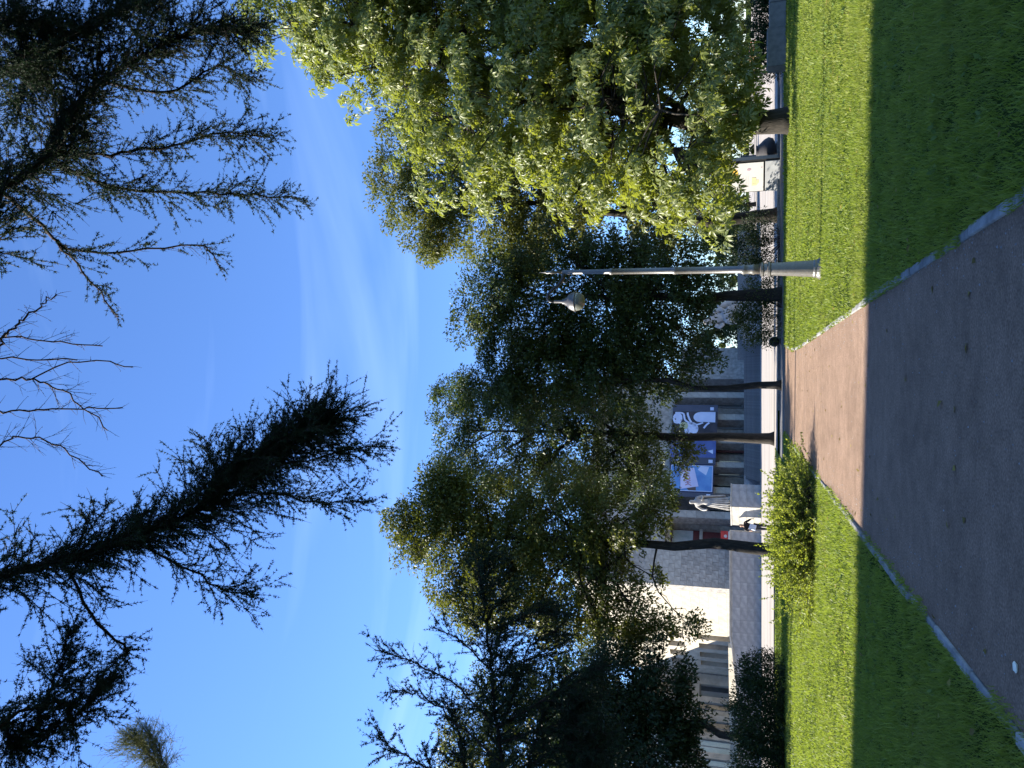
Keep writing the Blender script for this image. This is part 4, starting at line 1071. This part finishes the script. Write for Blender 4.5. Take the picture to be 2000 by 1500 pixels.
tree('olive_tree', 'tall olive-green tree between the chestnut and the street lamp', 'tree', (7.9, 38.0),
 [(10.44,37.16,19.15,1.9,1.67,1.63),(14.1,37.72,18.67,1.64,1.69,1.92),(12.03,38.28,16.54,3.01,2.47,2.19),(8.63,38.84,17.36,1.95,1.79,1.81),(7.17,37.44,17.95,.95,.9,.95),(8.77,38,13.58,2.66,2.4,2.39),(8.46,38.56,10.99,2.38,2.26,2.38),(12.19,37.16,13.04,3.11,2.71,2.59),(10.71,37.72,8.94,3.06,2.67,2.55),(6.48,38.28,12.01,1.19,1.19,1.32),(8.19,38.84,5.79,1.79,1.7,1.79)],
 96000, .17, M['maple'], None, 26, .30, zfork=5.0, clump=.52, per=75, shell=.2)
tree('chestnut_tree', 'big sunlit horse chestnut with large drooping hand-shaped leaves', 'tree', (9.22, 28.5),
 [(13.66,25.16,17.98,1.25,1.51,1.92),(13.38,25.72,15.49,2.1,2,2.1),(11.82,26.28,16.68,.69,.66,.69),(12.75,26.84,12.87,2.9,2.48,2.32),(10.74,25.44,13.28,.74,.66,.65),(10.35,26,9.58,3.27,2.59,2.18),(10.06,26.56,6.74,3.59,2.73,2.16),(8.86,25.16,4.11,3.15,2.36,1.82),(7,25.72,2.86,1.75,1.27,.92),(10.5,26.28,2.39,1.86,1.37,1.02),(6.54,26.84,4.29,1.06,1.09,1.24),(13.44,25.44,4.48,2.52,2.39,2.52),(15.03,26,9.39,2.72,2.67,2.9),(16.57,26.56,14.65,2.92,2.87,3.12),(5.2,25.16,2.59,.41,.46,.57),(16.76,25.72,18.57,2.37,2.25,2.37),(8.99,26.28,1.74,1.01,.76,.59),(6.92,26.84,7.17,.91,.95,1.09),(9.5,28.5,12,2.5,2,3),(9.6,28.6,7,3,2.2,2.5),(6.9,29.2,3.9,1.1,1.1,.9),(7.6,29.0,3.1,1.1,1.0,.9),(8.48,27.60,1.75,0.80,0.70,0.55),(9.39,28.00,1.59,0.90,0.70,0.50),(14.40,27.00,17.32,2.20,2.00,1.80),(12.56,27.00,15.52,1.80,1.80,1.60),(9.98,27.00,11.70,2.20,2.00,2.00),(13.88,27.50,11.89,2.20,2.00,2.20),(13.39,27.50,8.27,2.20,2.00,2.20),(12.71,27.50,5.99,2.20,2.00,2.20),(15.46,27.50,9.44,2.20,2.00,2.20),(14.97,27.50,14.01,2.20,2.00,2.20),(9.67,25.70,6.05,1.90,1.73,1.55),(11.11,26.60,4.96,1.94,1.76,1.59),(11.12,26.00,8.45,2.15,1.88,1.61),(12.14,26.90,3.77,1.76,1.58,1.41)],
 28000, .265, M['chestnut'], None, 27, .40, zfork=3.0, clump=.60, per=24, shell=.58, TV=CH_V, TF=CH_F, up=.9, droop=.75, singles=300, flare=1.35)

def shrub(name, label, cat, base, blobs, n, size, matl, seed, group=None, stems=26):
    rng = np.random.default_rng(seed)
    root = empty(name, (base[0], base[1], 0), 0, label, cat, group)
    off = np.array([base[0], base[1], 0.0])
    B = [tuple(np.array(b[:3]) - off) + tuple(b[3:]) for b in blobs]
    P, outw, cc, which = crown_points(rng, B, n, .22, 45, .35, 1.3)
    P[:, 2] = np.abs(P[:, 2]) + .03
    mb = MB()
    for j in rng.choice(len(cc), min(stems, len(cc)), replace=False):
        c = cc[j]; mb.tube(wiggle(rng, (c[0]*.35, c[1]*.35, -.03), c*np.array([1, 1, 1.02]), 4, .05), [.014, .011, .008, .004], 4, False)
    mb.build('stems', M['twig'], root)
    ax = outw*.5 + rnd_unit(rng, n)*.5; ax[:, 2] += .5
    V, F = stamp(P, ax, outw + rnd_unit(rng, n)*.8, size*(.6 + .8*rng.random(n)), *((SMALL_V, SMALL_F) if size > .08 else (LEAF_V, LEAF_F)))
    f = link('foliage', np_mesh('foliage', V, F), matl, root); f['kind'] = 'stuff'
    return root, P

# the sunlit bush: arching shoots set with small leaves
rng = np.random.default_rng(31)
bu = empty('bush', (-3.45, 19.0, 0), 0, 'wide sunlit yellow-green bush with feathery shoots beside the path', 'bush')
mb = MB(); LP = []; LA = []
for k in range(1300):
    a = rng.random()*2*math.pi; e = .25 + 1.15*rng.random()
    rx, ry = 1.75, 1.25
    x0, y0 = rng.normal()*.55, rng.normal()*.4
    ln = (0.80 + .36*rng.random())*(1.0 - .25*abs(math.cos(a))*rng.random())
    d = np.array([math.cos(a)*math.cos(e)*rx*.8, math.sin(a)*math.cos(e)*ry*.8, math.sin(e)*1.25])
    q = [np.array([x0, y0, .0])]; dd = d.copy(); st2 = ln/6
    for i in range(6):
        dd = dd + np.array([0, 0, -.07]) + rng.normal(size=3)*.06; q.append(q[-1] + dd*st2)
    if q[-1][2] < .05: continue
    mb.tube([tuple(p) for p in q], list(np.linspace(.006, .002, 7)), 3, False)
    q = np.array(q)
    m = 46; u = rng.random(m)**.6*5.99; i = u.astype(int); f = (u - i)[:, None]
    LP.append(q[i]*(1-f) + q[np.minimum(i+1, 6)]*f); LA.append(q[np.minimum(i+1, 6)] - q[i])
mb.build('stems', M['twig'], bu)
P = np.concatenate(LP); A = np.concatenate(LA); A /= np.linalg.norm(A, axis=1, keepdims=True); n = len(P)
P[:, 2] = np.maximum(P[:, 2], .03)
V, F = stamp(P, A*.5 + rnd_unit(rng, n)*.8, rnd_unit(rng, n) + np.array([0, 0, .7]), .048*(.6 + .8*rng.random(n)), LEAF_V, LEAF_F)
o = link('foliage', np_mesh('foliage', V, F), M['shrub'], bu); o['kind'] = 'stuff'

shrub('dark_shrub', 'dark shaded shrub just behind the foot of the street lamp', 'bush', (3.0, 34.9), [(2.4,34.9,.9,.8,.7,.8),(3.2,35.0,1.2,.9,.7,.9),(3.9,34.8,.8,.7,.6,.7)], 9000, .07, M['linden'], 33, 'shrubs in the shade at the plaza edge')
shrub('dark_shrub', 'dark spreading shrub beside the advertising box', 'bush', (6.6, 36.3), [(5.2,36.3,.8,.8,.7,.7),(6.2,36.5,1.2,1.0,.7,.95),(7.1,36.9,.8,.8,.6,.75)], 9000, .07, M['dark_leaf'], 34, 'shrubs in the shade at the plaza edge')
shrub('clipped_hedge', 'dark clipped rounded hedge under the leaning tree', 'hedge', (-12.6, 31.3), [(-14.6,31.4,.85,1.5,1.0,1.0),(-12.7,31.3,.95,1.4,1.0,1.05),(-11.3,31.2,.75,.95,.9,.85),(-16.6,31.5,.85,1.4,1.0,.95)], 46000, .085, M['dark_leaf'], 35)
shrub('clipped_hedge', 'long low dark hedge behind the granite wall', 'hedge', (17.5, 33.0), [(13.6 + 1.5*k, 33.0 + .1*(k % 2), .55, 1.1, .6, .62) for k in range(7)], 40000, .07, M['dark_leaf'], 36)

# far trees behind the plaza
FAR = 'distant trees beyond the plaza'
far = [('rounded green tree directly behind the seated statue', 7.2, 104, 10.5, 6.0, 'linden'), ('broad dull green tree behind the advertising box', 25.0, 112, 13, 6.5, 'maple'),
       ('dark tree behind the walking pair', 37.0, 108, 12, 6.0, 'linden'), ('olive tree between the walking pair and the flower tub', 46.0, 118, 13, 6.5, 'maple'),
       ('dark green tree at the far edge beyond the hedge', 57.0, 112, 14, 6.5, 'linden'), ('pale green tree in the gap beside the seated statue', 17.5, 96, 8.0, 4.5, 'maple')]
for i, (lab, x, y, h, r, m) in enumerate(far):
    rr = np.random.default_rng(50 + i)
    bl = [(x + rr.normal()*r*.4, y + rr.normal()*1.2, h*(.22 + .6*k/6) , r*(.62 - .05*k), r*.5, h*.17) for k in range(7)]
    tree('far_tree', lab, 'tree', (x, y), bl, 9000, .36, M[m], FAR, 60 + i, .28, zfork=2.5, clump=.9, per=50)

hg, _ = shrub('clipped_hedge', 'tall far hedge closing the plaza behind the distant trees', 'hedge', (50, 132), [(2 + 6.0*k, 132 + 1.5*(k % 3), 3.0 + .5*(k % 2), 4.2, 2.0, 3.4) for k in range(17)], 26000, .55, M['linden'], 37, None, 12)

# ------------------------------------------------------------------ larches whose branches hang over the path
G_ = 'larches over the path'
larch('larch_tree', 'near larch whose thick dark limb slants down across the sky', (-3.6, -2.0), 10.5, .22, [
 ([(-3.5,-2.0,7.6),(-2.6,1.5,8.0),(-1.8,4.6,7.91),(-1.7,5.8,7.78),(-1.55,6.3,7.47),(-1.37,6.9,7.15),(-1.03,7.3,7.07),(-.83,7.7,6.82),(-.52,8.0,6.48),(-.44,8.2,6.32)], .06, 84, .72, .98, .55, .26),
 ([(-1.37,6.9,7.15),(-1.0,7.25,6.95),(-.72,7.6,6.75),(-.38,7.95,6.42)], .03, 80, .60, 1, .35, .4),
 ([(-1.55,6.3,7.47),(-1.9,6.6,7.03),(-2.17,6.9,6.83),(-2.29,7.1,6.59)], .014, 40, .50, 1, .6, .1),
 ([(-1.37,6.9,7.15),(-1.19,7.3,6.67),(-1.32,7.6,6.21),(-1.36,8.0,5.66)], .014, 44, .52, 1, .6, .1),
 ([(-1.03,7.3,7.07),(-.95,7.6,6.6),(-.80,8.0,6.1),(-.72,8.4,5.75)], .013, 44, .50, 1, .6, .1),
 ([(-1.7,5.8,7.78),(-2.27,6.0,7.6),(-2.62,6.2,7.42),(-2.75,6.3,7.55),(-3.0,6.4,7.85),(-3.3,6.5,8.3)], .016, 34, .38, 1, .4, .1),
 ([(-3.5,-1.8,7.2),(-3.3,2.0,7.7),(-2.94,4.8,7.67),(-3.20,5.2,7.65),(-2.85,5.6,7.7),(-2.4,5.9,7.8)], .03, 50, .44, 1, .4, .1),
 ([(-3.3,2.4,7.7),(-2.86,5.2,7.5),(-3.05,5.6,7.4),(-2.9,6.1,7.5)], .018, 46, .44, 1, .4, .1)], 71, group=G_)
larch('larch_tree', 'near larch spreading two forked limbs with cones over the sky beside the chestnut', (4.6, -2.4), 10.0, .22, [
 ([(4.4,-2.2,7.2),(2.6,1.5,7.6),(1.12,4.6,7.74),(1.7,5.2,7.82),(2.18,5.8,7.97),(2.64,6.1,8.1),(3.24,6.6,8.09),(3.75,7.1,7.87),(4.16,7.6,7.58),(4.29,8.0,7.24)], .05, 44, .70, .95, .45, .15),
 ([(2.18,5.8,7.97),(2.13,6.2,7.95),(2.1,6.7,7.91),(2.21,7.4,7.56),(2.29,8.0,7.17),(2.36,8.5,6.92)], .022, 52, .50, .95, .5, .2),
 ([(2.23,5.8,7.94),(2.39,6.4,7.89),(2.62,7.0,7.57),(2.93,7.6,7.3),(2.96,8.0,6.95)], .02, 52, .52, .95, .5, .2),
 ([(3.24,6.6,8.09),(3.31,7.2,7.75),(3.77,7.7,7.52),(3.74,8.0,7.31)], .018, 52, .54, .95, .5, .15),
 ([(1.7,5.2,7.82),(1.59,5.6,7.93),(1.4,5.9,7.95),(1.36,6.2,8.01),(1.45,6.8,7.8),(1.59,7.4,7.46),(1.38,7.6,7.37)], .02, 26, .36, .6, .45, .1),
 ([(1.4,5.9,7.95),(1.11,6.3,7.99),(.72,6.7,7.98)], .012, 24, .34, .8, .45, .1),
 ([(4.4,-2.0,7.4),(3.9,2.0,7.9),(3.25,5.0,8.05),(3.42,5.5,8.06),(3.48,5.9,8.14),(3.15,6.0,8.39),(2.7,6.0,8.59)], .028, 50, .52, 1, .4, .1),
 ([(4.4,-2.0,7.2),(3.5,2.5,7.9),(2.9,5.0,8.05),(3.09,5.7,8.05),(3.6,6.2,8.01),(4.04,6.7,7.98),(4.29,7.1,7.87)], .024, 50, .54, 1, .45, .15),
 ([(3.5,2.5,7.8),(1.2,3.6,7.5),(.2,4.6,7.41),(.41,5.0,7.52),(.64,5.3,7.59),(.82,5.5,7.51)], .017, 17, .22, 0, .3, .1),
 ([(1.2,3.6,7.5),(.13,4.7,7.54),(.04,5.2,7.47),(-.09,5.6,7.5),(-.45,6.0,7.43)], .011, 17, .30, 0, .4, .0),
 ([(1.2,3.6,7.5),(-.25,4.7,7.65),(-.24,5.1,7.7),(-.23,5.6,7.56),(-.23,6.1,7.34)], .011, 13, .22, 0, .4, .0),
 ([(1.0,3.8,7.5),(.45,4.6,7.41),(.40,5.2,7.53),(.37,6.0,7.49)], .008, 17, .30, 0, .4, .0),
 ([(.04,5.2,7.47),(.2,5.6,7.49),(.22,6.0,7.43),(.17,6.2,7.31)], .007, 13, .18, 0, .4, .0),
 ([(1.0,3.8,7.6),(-.42,4.7,7.54),(-.46,5.3,7.7),(-.57,5.6,7.62),(-.9,6.0,7.49)], .009, 17, .32, 0, .4, .0),
 ([(.45,4.4,7.4),(.25,4.7,7.43),(.22,5.2,7.47),(.22,5.6,7.38)], .008, 17, .26, 0, .4, .0)], 72, group=G_)
larch('larch_tree', 'larch reaching one long level branch into the picture above the dark leaning tree', (-8.0, 8.0), 12.0, .2, [
 ([(-7.9,8.0,3.6),(-6.6,8.1,3.75),(-5.42,8.2,3.93),(-4.47,8.3,4.11),(-3.71,8.4,4.26),(-3.11,8.5,4.36),(-2.61,8.6,4.46),(-2.09,8.7,4.59)], .034, 60, .64, .98, .9, .05),
 ([(-3.92,8.35,4.22),(-3.44,8.3,4.76),(-3.21,8.2,5.23),(-3.10,8.1,5.62)], .012, 40, .36, .9, .2, .3),
 ([(-4.3,8.3,4.14),(-3.93,8.25,4.62),(-3.56,8.1,5.0),(-3.49,8.0,5.4)], .012, 40, .36, .9, .2, .3),
 ([(-4.86,8.2,3.99),(-4.4,8.0,4.64),(-4.15,7.9,5.22),(-3.96,7.8,5.42)], .012, 40, .38, .9, .2, .3),
 ([(-3.3,8.45,4.33),(-3.0,8.4,4.7),(-2.85,8.35,5.0)], .009, 40, .32, .9, .2, .3),
 ([(-3.92,8.35,4.22),(-3.63,8.5,3.71),(-3.43,8.7,3.34),(-3.25,8.8,3.06)], .012, 60, .46, 1, .8, -.1),
 ([(-4.47,8.3,4.11),(-4.27,8.5,3.71),(-4.14,8.7,3.4)], .012, 60, .48, 1, .8, -.1),
 ([(-5.0,8.3,4.0),(-4.75,8.5,3.55),(-4.6,8.7,3.2)], .012, 60, .50, 1, .8, -.1),
 ([(-2.93,8.5,4.39),(-2.69,8.6,3.98),(-2.62,8.7,3.64)], .010, 50, .42, 1, .8, -.1),
 ([(-4.1,8.35,4.2),(-3.95,8.5,3.75),(-3.8,8.7,3.3)], .012, 60, .46, 1, .8, -.1),
 ([(-4.8,8.25,4.05),(-4.5,8.3,4.45),(-4.25,8.3,4.75)], .011, 44, .36, 1, .4, .2),
 ([(-3.4,8.45,4.3),(-3.2,8.6,3.9),(-3.0,8.7,3.5)], .010, 55, .44, 1, .8, -.1),
 ([(-5.14,8.30,3.96),(-4.41,8.50,3.89),(-3.89,8.70,3.76),(-3.46,8.90,3.50)], 0.014, 60, 0.5, 1, .7, 0),
 ([(-5.16,8.20,4.41),(-4.42,8.30,4.60),(-4.01,8.40,4.74),(-3.73,8.40,4.86)], 0.013, 50, 0.42, 1, .7, 0),
 ([(-5.18,8.50,3.53),(-4.55,8.70,3.34),(-4.07,8.90,3.07)], 0.013, 60, 0.5, 1, .7, 0),
 ([(-3.83,8.40,4.29),(-3.47,8.60,4.05),(-3.10,8.80,3.92),(-2.92,8.90,3.63)], 0.012, 60, 0.42, 1, .7, 0),
 ([(-5.08,8.00,4.64),(-4.48,8.00,4.83),(-4.10,8.00,4.95)], 0.012, 50, 0.4, 1, .7, 0),
 ([(-7.9,8.0,3.0),(-6.0,8.4,3.1),(-4.9,8.6,3.35),(-4.2,8.8,3.5),(-3.7,8.9,3.45)], .02, 60, .60, 1, .8, 0)], 73, group=G_)
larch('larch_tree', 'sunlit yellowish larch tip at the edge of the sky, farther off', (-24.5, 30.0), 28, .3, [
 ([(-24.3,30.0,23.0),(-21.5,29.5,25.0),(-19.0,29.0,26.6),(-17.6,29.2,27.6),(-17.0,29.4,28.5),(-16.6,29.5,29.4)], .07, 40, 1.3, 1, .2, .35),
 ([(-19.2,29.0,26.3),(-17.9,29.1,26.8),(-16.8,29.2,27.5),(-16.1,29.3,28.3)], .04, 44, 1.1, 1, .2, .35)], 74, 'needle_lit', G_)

# trees out of the frame on the far side of the lawn, whose shade crosses grass and path
for i, (x, y, h, r) in enumerate([(-26.0, 33.2, 17, 5.2), (-33.5, 37.5, 20, 4.6), (-46, 44, 21, 6.0)]):
    rr = np.random.default_rng(80 + i)
    bl = [(x + rr.normal()*r*.3, y + rr.normal()*r*.2, h*(.3 + .62*k/7), r*(.75 - .05*k), r*(.7 - .05*k), h*.13) for k in range(8)]
    tree('dark_tree', ['tall tree on the lawn beyond the edge of the picture, past the dark hedge', 'taller tree farther out past the dark hedge', 'tallest tree farthest out past the dark hedge'][i], 'tree', (x, y), bl, 9000, .34, M['dark_leaf'], 'trees outside the picture', 90 + i, .3, zfork=4, clump=.9, per=50)

# neighbouring house to the left of the camera: its corner draws the straight shadow over the foreground
nb = empty('neighbouring_house', (-45.0, 19.3, 0), 0, 'plain grey house beside the lawn whose shadow covers the foreground', 'house')
mb = MB().box((-20, -70, 0), (0, 0, 37.0)); mb.build('wall', M['plaster'], nb)
MB().box((-20.4, -70.4, 37.003), (.4, .02, 37.5)).build('roof', M['stone_grey'], nb)
wm = None
for j in range(10):
    for k in range(16):
        if wm is None:
            wm = MB().box((0, 0, 0), (.04, 1.5, 1.8)).mesh('window'); wm.materials.append(M['glass'])
        put(wm, .003, -3.6 - 4.1*k, 1.6 + 3.6*j, 0, 'window', nb)
